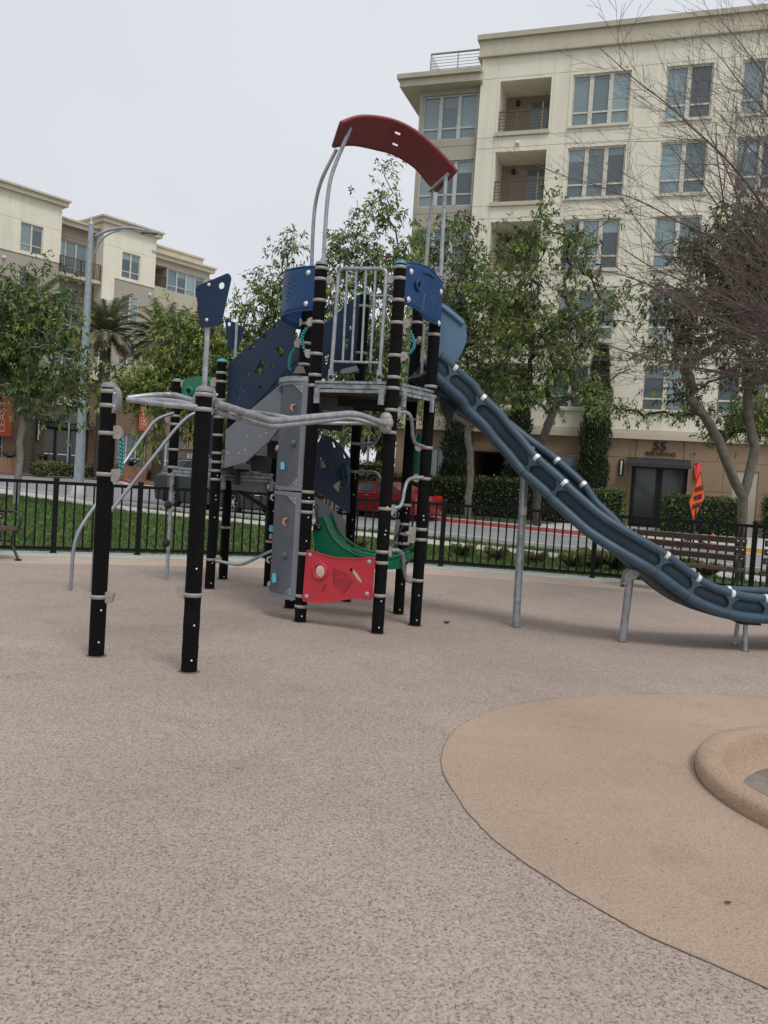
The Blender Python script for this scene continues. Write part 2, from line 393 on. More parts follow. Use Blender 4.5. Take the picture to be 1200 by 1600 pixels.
def rnd_poly(pts, r, n=3):
    P = [Vector(p) for p in pts]; k = len(P); out = []
    for i in range(k):
        a = P[i - 1] - P[i]; b = P[(i + 1) % k] - P[i]; q = min(r, a.length * .45, b.length * .45)
        s0 = P[i] + a.normalized() * q; s1 = P[i] + b.normalized() * q
        for j in range(n + 1):
            t = j / n; out.append(s0 * (1 - t) ** 2 + P[i] * 2 * t * (1 - t) + s1 * t * t)
    return out
def sheet(name, pts, z, m, th=0.0, kind='structure', hole=None):
    b = MB(); P = [Vector((p[0], p[1], z)) for p in pts]
    if hole:
        Hh = [Vector((hole[0] + hole[2] * math.cos(a), hole[1] + hole[2] * math.sin(a), z)) for a in [i * math.pi / 24 for i in range(48)]]
        tris = tessellate_polygon([P, Hh]); P = P + Hh
    else: tris = tessellate_polygon([P])
    fs = []
    for t in tris:
        a, c, d = (P[i] for i in t)
        fs.append(tuple(t) if (c - a).cross(d - a).z > 0 else tuple(reversed(t)))
    b.add(P, fs)
    if th:
        k = len(P); b.add(P + [p - Vector((0, 0, th)) for p in P], [(i, (i + 1) % k, (i + 1) % k + k, i + k) for i in range(k)])
    return tag(b.build(name, m), kind=kind)
def strip(name, line, w0, w1, z, m, th=0.0, kind='structure'):
    """band along a line, from offset w0 to w1 on its left"""
    P = [Vector((p[0], p[1], 0)) for p in line]; A = []; B = []
    for i in range(len(P)):
        t = (P[min(i + 1, len(P) - 1)] - P[max(i - 1, 0)]).normalized(); nn = Vector((-t.y, t.x, 0))
        A.append(P[i] + nn * w0); B.append(P[i] + nn * w1)
    return sheet(name, A + B[::-1], z, m, th, kind)

# ================================================================ THE SETTING
FENCE = smooth_path([(-22, 4.5, 0), (-14, 8.4, 0), (-9.5, 10.9, 0), (-5.7, 12.70, 0), (-3.9, 13.45, 0), (-1.3, 14.35, 0), (1.07, 14.72, 0), (3.7, 14.42, 0), (6.2, 13.75, 0), (10.5, 12.0, 0), (17, 7.5, 0)], 8)
sheet('ground', [(-400, -60), (400, -60), (400, 600), (-400, 600)], -.012, GRND, hole=(2.86, 4.30, .98))
def off_line(line, w):
    out = []
    for i in range(len(line)):
        t = (line[min(i + 1, len(line) - 1)] - line[max(i - 1, 0)]).normalized(); out.append(line[i] + Vector((-t.y, t.x, 0)) * w)
    return out
inner = off_line(FENCE, -.45); inner2 = off_line(FENCE, -1.35)
sheet('playground_edging', inner[:] + [(17, -8), (-22, -8)], .000, RUBE, hole=(2.86, 4.30, .985))
sheet('playground_surface', inner2[:] + [(16, -8), (-21, -8)], .004, RUB, hole=(2.86, 4.30, .99))
strip('concrete_kerb', FENCE, -.46, .20, .008, CURB, .02)
# tan patch of rubber round the sunken ring
tanpts = [(.47, 3.85, 0), (.40, 4.4, 0), (.49, 4.97, 0), (.74, 5.45, 0), (1.15, 5.86, 0), (1.7, 6.15, 0), (2.35, 6.36, 0), (3.1, 6.44, 0), (4.0, 6.30, 0), (4.8, 5.7, 0), (5.2, 4.6, 0),
          (4.9, 3.2, 0), (4.0, 2.2, 0), (2.8, 1.75, 0), (1.9, 2.05, 0), (1.32, 2.56, 0), (.98, 2.87, 0), (.72, 3.24, 0), (.56, 3.55, 0)]
tc_ = smooth_path(tanpts + [tanpts[0]], 6)[:-1]
sheet('tan_rubber_patch', tc_, .0085, RUBT, hole=(2.86, 4.30, .995))
b = MB(); b.tube([Vector((p.x, p.y, .0078)) + Vector((random.uniform(-.004, .004), random.uniform(-.004, .004), 0)) for p in tc_ + tc_[:1]], .0024, 5)
tag(b.build('patch_seam', mat('seam', (.22, .175, .145), .9)), kind='structure')
# asphalt road, kerbs, paths
road_near = [(-75, 62), (-30, 45), (-16.3, 34.6), (-9.5, 28.6), (-6.3, 26.6), (-2, 24.4), (1.6, 22.6), (4.9, 20.4), (8.1, 17.9), (14, 13.0), (30, -2)]
far_kerb = [(-75, 84), (-34, 66.5), (-24, 66.3), (-17.5, 56), (-14.6, 48.5), (-13.2, 45.5), (-10, 42), (-3, 34.3), (.4, 31.7), (2.95, 29.85), (6.9, 27.0), (9.4, 25.1), (14, 21.5), (34, 4)]
sheet('road', road_near + far_kerb[::-1], -.004, ASPH)
sheet('far_pavement', far_kerb + [(120, 4), (120, 160), (-160, 160), (-160, 84)], .13, CONC, .15)
strip('red_kerb', [Vector((*p, 0)) for p in far_kerb[:10]], -.02, .22, .136, REDK, .16)
strip('red_kerb', [Vector((*p, 0)) for p in far_kerb[9:11]], -.02, .2, .137, REDK, .16)
strip('yellow_kerb', [Vector((*p, 0)) for p in far_kerb[10:13]], -.02, .2, .136, YELK, .16)
strip('road_gutter', [Vector((*p, 0)) for p in far_kerb], -.5, -.02, .002, CONC)
strip('road_kerb', [Vector((*p, 0)) for p in road_near], -.18, .02, .10, CONC, .12)
path = [(-60, 57), (-22, 36.5), (-14.8, 31.6), (-11.2, 28.9), (-7.0, 25.2), (-3.65, 23.4), (-1, 21.9), (1.7, 20.1), (4.6, 18.4), (7.5, 16.3), (13, 11.5), (24, 1)]
strip('footpath', [Vector((*p, 0)) for p in path], -.65, .6, .006, CONC, .02)
sheet('footpath_apron', [(-19, 33.2), (-13.2, 29.5), (-10.5, 28.0), (-9.9, 28.9), (-13.2, 31.9), (-17.6, 35.3)], .0100, CONC)
sheet('planting_bed', [(-40, 70), (-24, 67.5), (-18.0, 58), (-15, 49.5), (-12, 45.5), (-3, 36), (1, 33.6), (4, 31), (4, 34.6), (-5, 38), (-12, 60), (-30, 80)], .142, MULCH)
sheet('planting_bed', [(-2.2, 34.0), (2.6, 31.2), (5.2, 29.7), (7.4, 33.5), (-2, 37.2)], .1465, GRND)

# ================================================================ RIGHT APARTMENT BUILDING
class Fac:
    """plan frame of a facade: s along it, z up, d outwards"""
    def __init__(s, q, u):
        s.q = Vector((q[0], q[1], 0)); s.u = Vector((u[0], u[1], 0)).normalized(); s.n = Vector((s.u.y, -s.u.x, 0))
    def p(s, a, z, d=0.0): return s.q + s.u * a + s.n * d + Vector((0, 0, z))
    def box(s, b, a0, a1, z0, z1, d0, d1, mi=0):
        b.box8([s.p(a0, z0, d1), s.p(a1, z0, d1), s.p(a1, z0, d0), s.p(a0, z0, d0), s.p(a0, z1, d1), s.p(a1, z1, d1), s.p(a1, z1, d0), s.p(a0, z1, d0)], mi)
    def field(s, b, a0, a1, z0, z1, cells, base=0):
        """relief wall: cells = (a0,a1,z0,z1,depth,mat) later ones win"""
        xs = sorted({round(v, 3) for c in cells for v in c[:2] if a0 < v < a1} | {a0, a1})
        zs = sorted({round(v, 3) for c in cells for v in c[2:4] if z0 < v < z1} | {z0, z1})
        nx, nz = len(xs) - 1, len(zs) - 1
        D = np.zeros((nx, nz)); Mi = np.full((nx, nz), base)
        cx = np.array([(xs[i] + xs[i + 1]) / 2 for i in range(nx)]); cz = np.array([(zs[i] + zs[i + 1]) / 2 for i in range(nz)])
        for c in cells:
            m = np.outer((cx > c[0]) & (cx < c[1]), (cz > c[2]) & (cz < c[3]))
            if c[4] is not None: D[m] = c[4]
            if c[5] is not None: Mi[m] = c[5]
        for i in range(nx):
            for j in range(nz):
                d = -D[i, j]; x0, x1, y0, y1 = xs[i], xs[i + 1], zs[j], zs[j + 1]
                b.add([s.p(x0, y0, d), s.p(x1, y0, d), s.p(x1, y1, d), s.p(x0, y1, d)], [(0, 1, 2, 3)], int(Mi[i, j]))
                if i + 1 < nx and abs(D[i + 1, j] - D[i, j]) > 1e-6:
                    e = -D[i + 1, j]; mi = Mi[i, j] if d > e else Mi[i + 1, j]
                    b.add([s.p(x1, y0, d), s.p(x1, y0, e), s.p(x1, y1, e), s.p(x1, y1, d)], [(0, 1, 2, 3)], int(mi))
                if j + 1 < nz and abs(D[i, j + 1] - D[i, j]) > 1e-6:
                    e = -D[i, j + 1]; mi = Mi[i, j] if d > e else Mi[i, j + 1]
                    b.add([s.p(x0, y1, d), s.p(x1, y1, d), s.p(x1, y1, e), s.p(x0, y1, e)], [(0, 1, 2, 3)], int(mi))
def window(F, par, a0, a1, z0, z1, cols, d=-.12, low=.27, fm=FRAME, seed=0, sill=True, mull=.17, kinds=None):
    rr = random.Random(seed); b = MB(); w = .07
    F.box(b, a0, a1, z1 - w, z1, d - .08, d + .03); F.box(b, a0, a1, z0, z0 + w, d - .08, d + .03)
    F.box(b, a0, a0 + w, z0 + w, z1 - w, d - .08, d + .03); F.box(b, a1 - w, a1, z0 + w, z1 - w, d - .08, d + .03)
    cw = (a1 - a0 - 2 * w - mull * (cols - 1)) / cols; panes = []; zl = z0 + (z1 - z0) * low
    for i in range(cols):
        x0 = a0 + w + i * (cw + mull)
        if i: F.box(b, x0 - mull, x0, z0 + w, z1 - w, d - .08, d + .045)
        if low > 0: F.box(b, x0, x0 + cw, zl - .035, zl + .035, d - .08, d + .02); panes += [(x0, x0 + cw, z0 + w, zl - .035), (x0, x0 + cw, zl + .035, z1 - w)]
        else: panes.append((x0, x0 + cw, z0 + w, z1 - w))
    if sill: F.box(b, a0 - .08, a1 + .08, z0 - .11, z0 - .003, d - .05, .09)
    fo = b.build('window', fm, par)
    kk = [rr.choice((GL1, GL3, GL2)) for _ in range(cols)] if kinds is None else kinds
    for i, (x0, x1, y0, y1) in enumerate(panes):
        pb = MB(); F.box(pb, x0 + .004, x1 - .004, y0 + .004, y1 - .004, d - .05, d - .02)
        g = kk[i // (2 if low > 0 else 1)]
        pb.build('pane', g, fo)
        if y1 - y0 > .9 and g is not GL1 and rr.random() < .5:
            h_ = (y1 - y0) * rr.choice((.2, .35, .35, .5)); pb = MB(); F.box(pb, x0 + .02, x1 - .02, y1 - h_, y1 - .01, d - .019, d - .012); pb.build('window_blind', GL1, fo)
    return fo
def text3d(name, txt, p, ux, uz, size, m, parent, depth=.03, bold=.0):
    cu = bpy.data.curves.new(name, 'FONT'); cu.body = txt; cu.size = 1.0; cu.extrude = .02; cu.offset = bold
    tmp = bpy.data.objects.new(name, cu); COL.objects.link(tmp)
    dg = bpy.context.evaluated_depsgraph_get(); me = bpy.data.meshes.new_from_object(tmp.evaluated_get(dg))
    COL.objects.unlink(tmp); bpy.data.objects.remove(tmp)
    v = np.empty(len(me.vertices) * 3); me.vertices.foreach_get('co', v); v = v.reshape(-1, 3)
    x0, x1, y0, y1 = v[:, 0].min(), v[:, 0].max(), v[:, 1].min(), v[:, 1].max()
    W, Hh = size; ux = Vector(ux).normalized(); uz = Vector(uz).normalized(); n = ux.cross(uz)
    co = [(ux * ((a - x0) / (x1 - x0) * W) + uz * ((bb - y0) / (y1 - y0) * Hh) + n * (c / .02 * depth / 2)) for a, bb, c in v]
    me.vertices.foreach_set('co', np.array([tuple(c) for c in co]).ravel()); me.update()
    me.materials.clear(); me.materials.append(m)
    ob = bpy.data.objects.new(name, me); COL.objects.link(ob); place(ob, p, parent); return ob

FR_ = Fac((5.803, 35.6), (.949, -.315))
apt = root('apartment_building', FR_.p(4, .13), 'tall cream six storey apartment building with balconies and black entrance at the right', 'building')
S0, S1 = -2.98, 24.0
# storeys: window rows at sill z 16.6, 13.65, 10.7, 7.75, 4.95
rowz = [(16.6, 18.72), (13.64, 15.72), (10.68, 12.76), (7.74, 9.82), (4.9, 6.75)]
grv = []
for z in (18.85, 16.35, 15.9, 13.45, 12.9, 10.5, 9.95, 7.5, 6.95, 4.75): grv.append((S0, S1, z - .016, z + .016, .02, None))
for a in (-2.22, .17, .82, 3.45, 4.5, 6.55, 7.38, 9.35, 10.2, 12.9, 14.2): grv.append((a - .016, a + .016, 4.0, 19.7, .02, None))
cells = list(grv)
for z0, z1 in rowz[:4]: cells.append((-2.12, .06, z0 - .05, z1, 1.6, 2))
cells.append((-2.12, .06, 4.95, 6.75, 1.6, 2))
wins = []
for (z0, z1) in rowz:
    for a0, a1, c in ((.95, 3.3, 3), (4.65, 6.44, 2), (7.5, 9.3, 2), (10.4, 12.75, 3), (14.4, 16.2, 2), (17.2, 19, 2), (20, 22.4, 3)):
        cells.append((a0, a1, z0, z1, .22, 1)); wins.append((a0, a1, z0, z1, c))
b = MB(); FR_.field(b, S0, S1, 3.95, 19.8, cells)
FR_.box(b, S0, S1 + .0, 3.95, 19.79, -12, -11.9)
b.add([FR_.p(S0, 3.95, 0), FR_.p(S0, 19.8, 0), FR_.p(S0, 19.8, -12), FR_.p(S0, 3.95, -12)], [(0, 3, 2, 1)])
b.build('wall', [CREAM, FRAME, BROWN], apt)
# parapet: coping, frieze
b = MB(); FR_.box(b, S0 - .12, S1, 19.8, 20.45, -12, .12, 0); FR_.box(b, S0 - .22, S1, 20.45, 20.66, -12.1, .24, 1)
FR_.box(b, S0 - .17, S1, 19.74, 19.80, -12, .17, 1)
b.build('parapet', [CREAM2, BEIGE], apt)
ki = [[GL1, GL2, GL1], [GL2, GL3, GL2], [GL3, GL2, GL2]]
for i, (a0, a1, z0, z1, c) in enumerate(wins):
    kinds = None
    if a0 == .95: kinds = [[GL1, GL3, GL1], [GL3, GL3, GL2], [GL3, GL1, GL2], [GL2, GL3, GL1], [GL2, GL3, GL3]][[r[0] for r in rowz].index(z0)]
    window(FR_, apt, a0, a1, z0, z1, c, seed=i, kinds=kinds)
# balconies
for z0, z1 in rowz:
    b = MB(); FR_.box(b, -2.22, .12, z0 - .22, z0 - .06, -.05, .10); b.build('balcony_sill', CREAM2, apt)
    b = MB(); FR_.box(b, -.95, .0, z0, z1 - .35, -1.57, -1.5, 0); FR_.box(b, -.5, -.44, z0, z1 - .35, -1.5, -1.46, 1); bd = b.build('balcony_door', [GL2, FRAME], apt)
    rl = MB()
    for k in range(5): rl.bar(FR_.p(-2.1, z0 + .14 + k * .14, -.12), FR_.p(.04, z0 + .14 + k * .14, -.12), .025)
    rl.bar(FR_.p(-2.1, z0 + .86, -.12), FR_.p(.04, z0 + .86, -.12), .05)
    for a in (-2.05, -1.35, -.7, 0): rl.bar(FR_.p(a, z0, -.12), FR_.p(a, z0 + .84, -.12), .04)
    rl.build('balcony_railing', RAILM, apt)
    b = MB(); FR_.box(b, -1.66, -1.5, z1 - .42, z1 - .2, -1.56, -1.42); b.build('balcony_lamp', LETD, apt)
# projecting bands above/below ground floor
b = MB(); FR_.box(b, -5.9, S1, 3.72, 3.95, -.3, .22); FR_.box(b, -5.9, S1, 3.95, 4.10, -.3, .12)
b.build('cornice', CREAM2, apt)
# lower wing at the left
cells = []
for z in (18.95, 16.2, 13.3, 10.4, 7.4): cells.append((-5.75, S0, z - .016, z + .016, .02, None))
for (z0, z1) in ((16.5, 18.47), (13.6, 15.6), (10.6, 12.6), (7.7, 9.7), (4.8, 6.7)): cells.append((-5.6, -3.1, z0, z1, .2, 1))
WG = Fac(FR_.p(0, 0, -.25), FR_.u)
b = MB(); WG.field(b, -5.75, S0 + .01, 3.95, 18.7, cells)
b.add([WG.p(-5.75, 3.95), WG.p(-5.75, 18.7), WG.p(-5.75, 18.7, -11), WG.p(-5.75, 3.95, -11)], [(0, 3, 2, 1)])
b.build('wing_wall', [GREY, FRAME], apt)
for i, (z0, z1) in enumerate(((16.5, 18.47), (13.6, 15.6), (10.6, 12.6), (7.7, 9.7), (4.8, 6.7))):
    window(WG, apt, -5.6, -3.1, z0, z1, 3, seed=50 + i, fm=FRAMEG, sill=False, kinds=[[GL1, GL3, GL1], [GL1, GL2, GL2], [GL3, GL1, GL2], [GL1, GL2, GL3], [GL2] * 3][i])
b = MB(); FR_.box(b, -6.55, S0 + .1, 18.7, 19.12, -11.5, .35, 0); FR_.box(b, -6.65, S0 + .1, 19.0, 19.2, -11.6, .5, 1)
FR_.box(b, -5.7, S0, 19.2, 19.42, -11, -.35, 0)
b.build('wing_roof', [CREAM2, BEIGE], apt)
b = MB()
for a in (-5.45, -4.2, -3.1): b.bar(FR_.p(a, 19.42, -.5), FR_.p(a, 20.42, -.5), .045)
for k in range(7): b.bar(FR_.p(-5.45, 19.6 + k * .13, -.5), FR_.p(-3.1, 19.6 + k * .13, -.5), .018)
b.bar(FR_.p(-5.45, 20.42, -.5), FR_.p(-3.1, 20.42, -.5), .05)
for a in (-1.8, -3.1, -4.4): b.bar(FR_.p(-5.45, 19.42, a), FR_.p(-5.45, 20.42, a), .045)
for k in range(8): b.bar(FR_.p(-5.45, 19.51 + k * .13, -.5), FR_.p(-5.45, 19.51 + k * .13, -4.4), .018)
b.build('roof_railing', RAILG, apt)
# flat roof
b = MB(); FR_.box(b, S0 + .2, S1 - .2, 20.2, 20.3, -11.8, -.3); b.build('roof', GREY, apt)
# ground floor: tan cladding with joints, recessed entrance, garage opening, windows
cells = []
for z in (.95, 1.75, 2.95): cells.append((-5.75, S1, z - .012, z + .012, .015, None))
for a in (-4.6, -3.2, -.4, 1.2, 3.5, 4.35, 6.85, 8.0, 9.8, 11.6, 13.4, 15.2): cells.append((a - .012, a + .012, .13, 3.7, .015, None))
cells += [(4.5, 6.68, .13, 2.95, .7, 2), (1.5, 3.25, .75, 2.95, .2, 1), (-4.6, -3.2, .7, 2.92, .2, 1), (-2.2, -.55, .13, 2.9, 2.5, 3), (8.35, 9.3, .13, 2.65, .08, 4)]
b = MB(); FR_.field(b, -5.75, S1, .13, 3.72, cells)
b.add([FR_.p(-5.75, .13), FR_.p(-5.75, 3.72), FR_.p(-5.75, 3.72, -11), FR_.p(-5.75, .13, -11)], [(0, 3, 2, 1)])
b.build('ground_floor_wall', [TAN, FRAME, BROWN, INTER, BEIGE], apt)
window(FR_, apt, 1.5, 3.25, .75, 2.95, 2, seed=90, kinds=[GL2, GL3], low=.0)
window(FR_, apt, -4.6, -3.2, .7, 2.92, 2, seed=91, kinds=[GL1, GL2], low=.0)
b = MB()
for i in range(2):
    a = 4.53 + i * 1.075
    FR_.box(b, a, a + .12, .14, 2.78, -.66, -.58); FR_.box(b, a + .93, a + 1.05, .14, 2.78, -.66, -.58)
    FR_.box(b, a + .12, a + .93, 2.62, 2.78, -.66, -.58); FR_.box(b, a + .12, a + .93, .14, .4, -.66, -.58)
FR_.box(b, 4.52, 6.67, 2.79, 2.94, -.67, -.56)
dr = b.build('entrance_door', DOORM, apt)
for i in range(2):
    a = 4.65 + i * 1.075; b = MB(); FR_.box(b, a + .003, a + .807, .403, 2.617, -.64, -.60); b.build('door_pane', DGLS, dr)
b = MB(); FR_.box(b, 8.37, 9.28, .14, 2.63, -.075, -.04); ud = b.build('utility_door', BEIGE, apt)
b = MB(); FR_.box(b, 8.5, 8.56, 1.0, 1.3, -.04, .02); b.build('door_handle', LETD, ud)
# tilted awning with stay cables
b = MB(); A = [FR_.p(4.3, 2.98, .02), FR_.p(6.75, 2.98, .02), FR_.p(6.75, 2.72, 1.15), FR_.p(4.3, 2.72, 1.15)]
b.box8([p - Vector((0, 0, .14)) for p in A] + A); b.build('awning', CANV, apt)
for a in (4.62, 6.45):
    b = MB(); b.tube([FR_.p(a, 3.68, .03), FR_.p(a, 2.85, .95)], .018, 5); b.build('awning_stay', LETD, apt)
for a in (4.08, 7.02):
    b = MB(); FR_.box(b, a - .1, a + .1, 2.18, 2.86, .0, .09); sc_ = b.build('wall_sconce', LETD, apt)
    b = MB(); FR_.box(b, a - .035, a + .035, 2.22, 2.8, .09, .15); b.build('sconce_glass', LAMPE, sc_)
text3d('door_number', '55', FR_.p(5.27, 3.30, .05), FR_.u, (0, 0, 1), (.50, .34), LETD, apt, .05, .02)
text3d('address_lettering', 'RIVER OAKS PLACE', FR_.p(5.0, 3.09, .04), FR_.u, (0, 0, 1), (1.16, .165), LETD, apt, .03, .0)
for a, z in ((-1.2, 16.05), (5.6, 12.9)):
    b = MB(); b.lathe(FR_.p(a, z, .0), [(0, .14), (.06, .13), (.1, .05), (.11, 0)], 10, ax=FR_.n); b.build('wall_lamp', LAMPE, apt)

# ================================================================ LEFT APARTMENT BUILDING
FL_ = Fac((-24.411, 62.0), (.63818, .76989))
lb = root('apartment_building', FL_.p(2, .13), 'stepped cream and taupe four storey building behind the palms at the left', 'building')
def block(a0, a1, zt, d, mtop, name, cap=.5, cells=(), zc=15.45, band=None, zb=7.7):
    """one bay of the stepped front, pushed out by d"""
    F = Fac(FL_.p(0, 0, d), FL_.u); b = MB(); F.field(b, a0, a1, zb, zt, list(cells))
    b.add([F.p(a0, zb), F.p(a0, zt), F.p(a0, zt, -3 - d), F.p(a0, zb, -3 - d)], [(0, 3, 2, 1)])
    b.add([F.p(a1, zb), F.p(a1, zt), F.p(a1, zt, -3 - d), F.p(a1, zb, -3 - d)], [(0, 1, 2, 3)])
    w = b.build(name, [mtop, GREY, FRAME, BROWN, INTER], lb)
    b = MB(); F.box(b, a0 - .3, a1 + .3, zt, zt + .32, -3 - d, .35); F.box(b, a0 - .42, a1 + .42, zt + .32, zt + .46, -3.1 - d, .5)
    b.build('coping', CREAM2, lb); return F
gz = [(-30, 30, z - .016, z + .016, .025, None) for z in (17.75, 12.0, 9.0)]
cA = gz + [(-20, -.9, 7.7, 15.45, .06, 1), (-4.0, -2.35, 15.65, 17.65, .2, 2), (-4.0, -2.35, 12.2, 14.2, .2, 2), (-4.0, -2.35, 8.7, 10.8, .2, 2), (-12, -9.5, 15.65, 17.65, .2, 2), (-12, -9.5, 12.2, 14.2, .2, 2)]
FA = block(-16, -1.0, 19.5, .45, CREAM, 'wall', cells=cA)
cB = gz + [(-.9, 1.7, 14.9, 17.5, .2, 2), (-.9, 1.1, 11.3, 14.1, .2, 2), (-.9, 1.1, 8.2, 10.6, .2, 2)]
FB = block(-1.0, 2.45, 18.55, -.6, BROWN, 'wall', cells=cB)
cC = gz + [(3.5, 7.15, 7.7, 15.4, .06, 1), (4.08, 5.7, 15.6, 17.58, .2, 2), (4.2, 5.75, 12.2, 14.3, .2, 2), (4.2, 5.75, 8.9, 11, .2, 2)]
FC = block(2.45, 7.1, 19.35, .4, CREAM, 'wall', cells=cC)
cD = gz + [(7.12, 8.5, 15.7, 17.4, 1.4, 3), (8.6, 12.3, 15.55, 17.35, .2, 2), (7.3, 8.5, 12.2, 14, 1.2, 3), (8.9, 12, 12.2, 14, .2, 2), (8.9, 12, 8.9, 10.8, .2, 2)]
FD = block(7.1, 12.8, 17.9, .0, BEIGE, 'wall', cells=cD)
b = MB(); FL_.box(b, 7.15, 12.4, 18.3, 19.0, -4, -.5); FL_.box(b, 7.15, 12.5, 19.0, 19.15, -4.1, -.4); b.build('penthouse', CREAM2, lb)
b = MB(); FL_.box(b, -15.8, 12.6, 8, 18.2, -14, -2.9); b.build('rear_block', BEIGE, lb)
wi = 200
for F, lst in ((FA, [(-4.0, -2.35, 15.65, 17.65, 2), (-4.0, -2.35, 12.2, 14.2, 2), (-4.0, -2.35, 8.7, 10.8, 2), (-12, -9.5, 15.65, 17.65, 3), (-12, -9.5, 12.2, 14.2, 3)]),
               (FB, [(-.9, 1.7, 14.9, 17.5, 3), (-.9, 1.1, 11.3, 14.1, 2), (-.9, 1.1, 8.2, 10.6, 2)]),
               (FC, [(4.08, 5.7, 15.6, 17.58, 2), (4.2, 5.75, 12.2, 14.3, 2), (4.2, 5.75, 8.9, 11, 2)]),
               (FD, [(8.6, 12.3, 15.55, 17.35, 4), (8.9, 12, 12.2, 14, 3), (8.9, 12, 8.9, 10.8, 3)])):
    for (a0, a1, z0, z1, c) in lst:
        wi += 1; window(F, lb, a0, a1, z0, z1, c, seed=wi, fm=FRAMEG if F in (FB, FD) else FRAME, sill=False, mull=.12)
# projecting balcony with its slab and pickets
b = MB(); FB.box(b, -1.05, 2.3, 14.62, 14.86, 0, 1.1); b.build('balcony_slab', CREAM2, lb)
b = MB(); b.bar(FB.p(-1.0, 16.05, 1.05), FB.p(2.25, 16.05, 1.05), .06); b.bar(FB.p(-1.0, 14.98, 1.05), FB.p(2.25, 14.98, 1.05), .05)
for a in (-1.0, .63, 2.25): b.bar(FB.p(a, 14.5, 1.05), FB.p(a, 16.05, 1.05), .09)
for i in range(27): b.bar(FB.p(-.98 + i * .122, 14.98, 1.05), FB.p(-.98 + i * .122, 16.03, 1.05), .04)
b.build('balcony_railing', RAILM, lb)
b = MB(); b.bar(FD.p(7.15, 16.6, -.05), FD.p(8.5, 16.6, -.05), .06)
for i in range(12): b.bar(FD.p(7.18 + i * .118, 15.7, -.05), FD.p(7.18 + i * .118, 16.6, -.05), .035)
b.build('balcony_railing', RAILM, lb)
for F, a, z in ((FA, -5.1, 14.9), (FC, 6.7, 14.8)):
    b = MB(); b.lathe(F.p(a, z, -.08), [(0, .24), (.08, .22), (.12, .1), (.12, 0)], 10, ax=F.n); b.build('wall_lamp', LAMPE, lb)
# ground floor
cells = [(-30, 30, z - .014, z + .014, .02, None) for z in (1.5, 2.3, 3.1, 4.7, 6.2)] + [(a - .014, a + .014, .13, 7.4, .02, None) for a in (-7.5, -5.5, -3.2, -1.6, 2.6, 4.2, 5.8, 8.0, 9.8, 11.4)]
cells += [(-1.3, 2.2, .13, 5.0, .9, 3), (-6.9, -4.3, .9, 4.4, .3, 1), (4.7, 7.4, .9, 3.6, .3, 1), (8.3, 11.6, .9, 3.6, .3, 1), (-14, -9.5, .9, 4.4, .3, 1)]
b = MB(); FL_.field(b, -16, 12.8, .13, 7.4, cells)
b.add([FL_.p(12.8, .13), FL_.p(12.8, 7.4), FL_.p(12.8, 7.4, -8), FL_.p(12.8, .13, -8)], [(0, 1, 2, 3)])
b.build('ground_floor_wall', [TAN2, FRAMEG, TAN2, INTER], lb)
b = MB(); FL_.box(b, -16.2, 13, 7.4, 7.71, -1, .7); b.build('cornice', CREAM2, lb)
for a0, a1, z0, z1, c in ((-6.9, -4.3, .9, 4.4, 2), (4.7, 7.4, .9, 3.6, 3), (8.3, 11.6, .9, 3.6, 3), (-14, -9.5, .9, 4.4, 4)):
    wi += 1; window(FL_, lb, a0, a1, z0, z1, c, d=-.2, seed=wi, fm=FRAMEG, sill=False, mull=.1, kinds=[GL3, GL2, GL2, GL3][:c])
b = MB(); FL_.box(b, -1.25, 2.15, 4.0, 4.95, -.8, -.7, 1); FL_.box(b, -1.4, 2.6, 3.55, 3.85, -.85, 1.0, 0)
b.build('entrance_canopy', [mat('bronze_canopy', (.07, .055, .045), .6), GL2], lb)
for i in range(3):
    a = -1.2 + i * 1.13
    b = MB(); FL_.box(b, a, a + .09, .14, 3.5, -.8, -.7); FL_.box(b, a + 1.0, a + 1.09, .14, 3.5, -.8, -.7); FL_.box(b, a + .09, a + 1.0, 3.4, 3.5, -.8, -.7); FL_.box(b, a + .09, a + 1.0, .14, .35, -.8, -.7)
    d_ = b.build('entrance_door', DOORM, lb); b = MB(); FL_.box(b, a + .095, a + .995, .36, 3.39, -.77, -.74); b.build('door_pane', DGLS, d_)
    b = MB(); FL_.box(b, a + .15, a + .95, 1.55, 1.62, -.70, -.64); b.build('door_handle', CHRM, d_)
for a in (-1.9, 3.0):
    b = MB(); FL_.box(b, a - .1, a + .1, 2.4, 4.1, 0, .15); s_ = b.build('wall_sconce', LETD, lb); b = MB(); FL_.box(b, a - .04, a + .04, 2.5, 4.0, .15, .2); b.build('sconce_glass', LAMPE, s_)
text3d('leasing_lettering', 'LEASING', FL_.p(-.95, 5.25, .12), FL_.u, (0, 0, 1), (3.1, .62), LETL, lb, .12, .02)
for a0, a1, z0, z1, t in ((-5.4, -3.95, 2.6, 6.3, 1), (6.4, 7.2, 3.9, 6.1, 1)):
    b = MB(); FL_.box(b, a0, a1, z0, z1, .25, .29); o = b.build('banner', ORNG, lb)
    text3d('banner_lettering', 'LEASING', FL_.p((a0 + a1) / 2 + .22, z0 + .3, .31), (0, 0, 1), -FL_.u, (z1 - z0 - .6, .45), LETL, o, .01)

